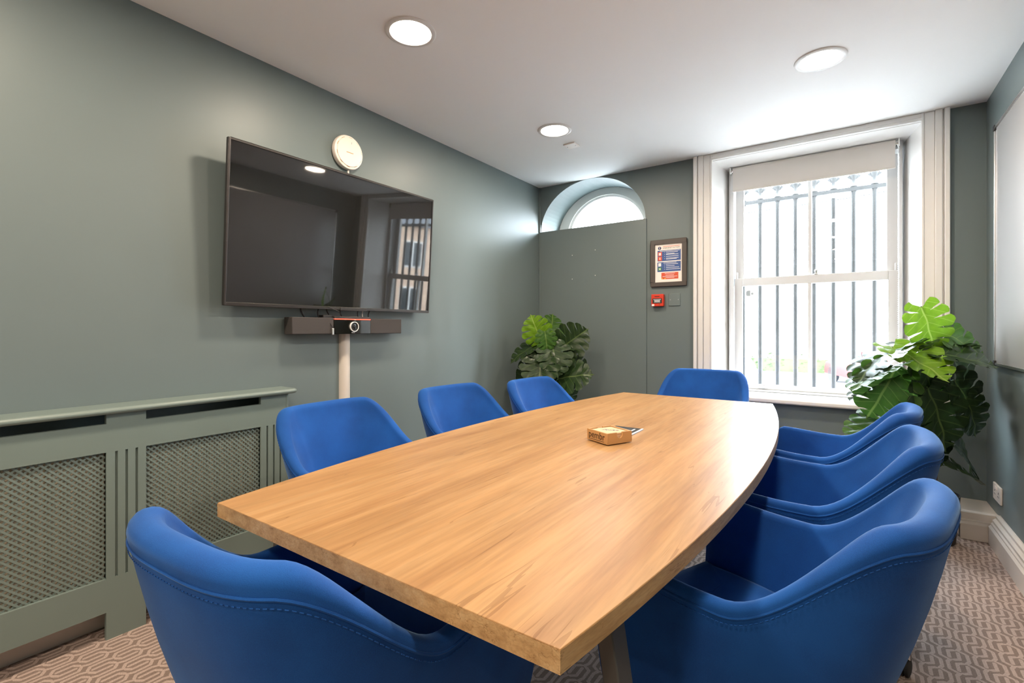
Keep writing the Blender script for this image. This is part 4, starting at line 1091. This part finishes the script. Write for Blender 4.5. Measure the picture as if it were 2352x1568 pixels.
MB().box(bx_list[0] - .02, bx_list[-1] + .02, -.018, .018, 1.566, 1.594).build('top_rail', 'iron_paint', rl)
MB().box(bx_list[0] - .02, bx_list[-1] + .02, -.014, .014, .03, .045).build('bottom_rail', 'iron_paint', rl)

# red car across the street
def car(name, label, loc, rz, paint):
    t = empty(name, label, 'car', loc, rz)
    prof = [(-1.95, .32), (-1.98, .62), (-1.85, .86), (-1.62, .93), (-1.25, 1.38), (-.95, 1.47), (.35, 1.46), (.65, 1.38), (1.20, .95), (1.80, .82), (1.95, .60), (1.93, .32)]
    b = MB(); n_ = len(prof); vs = []
    for s_ in (-1, -.86, .86, 1):
        for x, z in prof:
            ins = .16 if z > .95 else 0
            vs.append((x * (1 if abs(s_) < .9 else .985), s_ * (.84 - ins * abs(s_)), z if abs(s_) < .9 else z - .03))
    fs = [tuple(range(n_)), tuple(3 * n_ + i for i in range(n_ - 1, -1, -1))]
    for k in range(3):
        for i in range(n_): fs.append((k * n_ + i, k * n_ + (i + 1) % n_, (k + 1) * n_ + (i + 1) % n_, (k + 1) * n_ + i))
    b.add(vs, fs).build('body', paint, t, bevel=.03)
    MB().prism([(-1.02, -.56), (-1.02, .56), (-1.0, .56), (-1.0, -.56)], .38, Matrix.Translation((-.46, 0, .98)) @ Matrix.Rotation(R(-32), 4, 'Y')).build('rear_window', 'car_glass', t)
    for s_ in (-1, 1):
        MB().prism([(-1.25, .96), (1.0, .96), (.60, 1.32), (-1.05, 1.32)], .02, Matrix.Translation((0, s_ * .735 + .01, 0)) @ Matrix.Rotation(R(90), 4, 'X')).build('side_window', 'car_glass', t)
        MB().box(-1.99, -1.90, s_ * .66 - .12, s_ * .66 + .12, .66, .82).build('tail_lamp', 'led_red', t) if False else MB().box(-1.99, -1.90, s_ * .66 - .12, s_ * .66 + .12, .66, .82).build('tail_lamp', 'callpoint_red', t)
        for x in (-1.25, 1.25):
            MB().lathe([(.12, -.10), (.31, -.10), (.33, -.07), (.33, .07), (.31, .10), (.12, .10)], 24, Matrix.Translation((x, s_ * .74, .33)) @ Matrix.Rotation(R(90), 4, 'X')).build('wheel', 'rubber', t, smooth=True)
    MB().box(-2.02, -1.96, -.26, .26, .60, .72).build('number_plate', 'print_white', t)
    return t
car('red_car', 'red hatchback parked on the street beyond the railings', (.72, 22.9, GZ), R(112), 'car_red')
# hedge of leafy clumps
hd = empty('garden_hedge', 'low yellow-green hedge on the far side of the street', 'hedge', (-1.7, 26.6, GZ + .12))
rnd = random.Random(3)
hm = MB()
for k in range(900):
    x = rnd.uniform(-3.6, 3.8); y = rnd.uniform(-.4, .4); z = rnd.uniform(.05, .95) * (1 - .25 * abs(math.sin(x * 2.3)))
    a = rnd.uniform(0, 6.28); c_ = rnd.uniform(.05, .11); M = Matrix.Translation((x, y, z)) @ Matrix.Rotation(a, 4, 'Z') @ Matrix.Rotation(rnd.uniform(-1, 1), 4, 'X')
    hm.add([M @ Vector(v) for v in ((-c_, 0, 0), (0, -c_ * .6, .01), (c_, 0, 0), (0, c_ * .6, .01))], [(0, 1, 2, 3)])
o = hm.build('foliage', 'hedge_leaf', hd); o['kind'] = 'stuff'
MB().box(-3.5, 3.7, -.30, .30, 0, .62).build('inner_branches', 'hedge_leaf', hd)
# tarpaulin-covered load
tp = MB(); vs = []; fs = []; n_ = 18
for j in range(9):
    for i in range(n_):
        a = 2 * math.pi * i / n_; u = j / 8; r_ = .62 * (1 - u ** 1.6) + .03; r_ *= 1 + .10 * math.sin(a * 5 + j) * (1 - u)
        vs.append((r_ * math.cos(a), r_ * math.sin(a) * .8, u * 1.25))
for j in range(8):
    for i in range(n_): fs.append((j * n_ + i, j * n_ + (i + 1) % n_, (j + 1) * n_ + (i + 1) % n_, (j + 1) * n_ + i))
fs += [tuple(range(n_ - 1, -1, -1)), tuple(8 * n_ + i for i in range(n_))]
tpo = empty('covered_motorbike', 'grey sheeted motorbike shape with a red strap beyond the railings', 'motorbike', (-3.26, 20.7, GZ))
tp.add(vs, fs).build('grey_sheet', 'tarpaulin', tpo, smooth=True)
MB().tube([(-.12, -.1, 1.20), (0, -.05, 1.36), (.14, -.1, 1.22)], .05, 8).build('red_strap', 'callpoint_red', tpo, smooth=True)
# pale house opposite and brick house further along
def house(name, label, loc, rz, w_, d_, h_, wall_m, wins):
    t = empty(name, label, 'house', loc, rz)
    MB().box(-w_ / 2, w_ / 2, 0, d_, 0, h_).build('walls', wall_m, t)
    rf_ = MB(); rf_.add([(-w_ / 2 - .2, -.3, h_), (w_ / 2 + .2, -.3, h_), (w_ / 2 + .2, d_ + .3, h_), (-w_ / 2 - .2, d_ + .3, h_), (-w_ / 2 - .2, d_ / 2, h_ + 2.4), (w_ / 2 + .2, d_ / 2, h_ + 2.4)],
        [(0, 1, 5, 4), (2, 3, 4, 5), (0, 4, 3), (1, 2, 5), (0, 3, 2, 1)])
    rf_.build('roof', 'roof_slate', t)
    for x, z, a, c_ in wins:
        f = MB().box(x - a, x + a, -.06, -.001, z - c_, z + c_).build('window_frame', 'white_satin', t)
        for s_ in (-1, 1): MB().box(x + (s_ * a / 2) - a * .42, x + (s_ * a / 2) + a * .42, -.075, -.06, z - c_ * .9, z + c_ * .9).build('pane', 'car_glass', f)
gw = empty('garden_wall', 'long white rendered garden wall behind the hedge across the street', 'wall', (-1, 28.3, GZ))
MB().box(-20, 14, 0, .25, 0, 2.0).build('wall_face', 'render_white', gw)
MB().box(-20.05, 14.05, -.05, .30, 2.0, 2.08).build('coping', 'paving', gw)
house('brick_house', 'brick house further along the street, seen mirrored in the television', (17.0, 22.0, GZ), R(-50), 11, 8, 6.0, 'brickwork', [(-4, 4.3, .55, .8), (-1.4, 4.3, .55, .8), (1.4, 4.3, .55, .8), (4, 4.3, .55, .8), (-4, 1.5, .6, .8), (1.4, 1.5, .6, .8), (4, 1.5, .6, .8)])
tag(MB().tube([(-6, 9.0, 3.15), (-2, 9.0, 3.05), (0, 9.0, 3.1), (5, 9.0, 3.4)], .008, 6).build('overhead_wire', 'rubber'), 'thin overhead wire crossing the sky outside the window', 'wire')
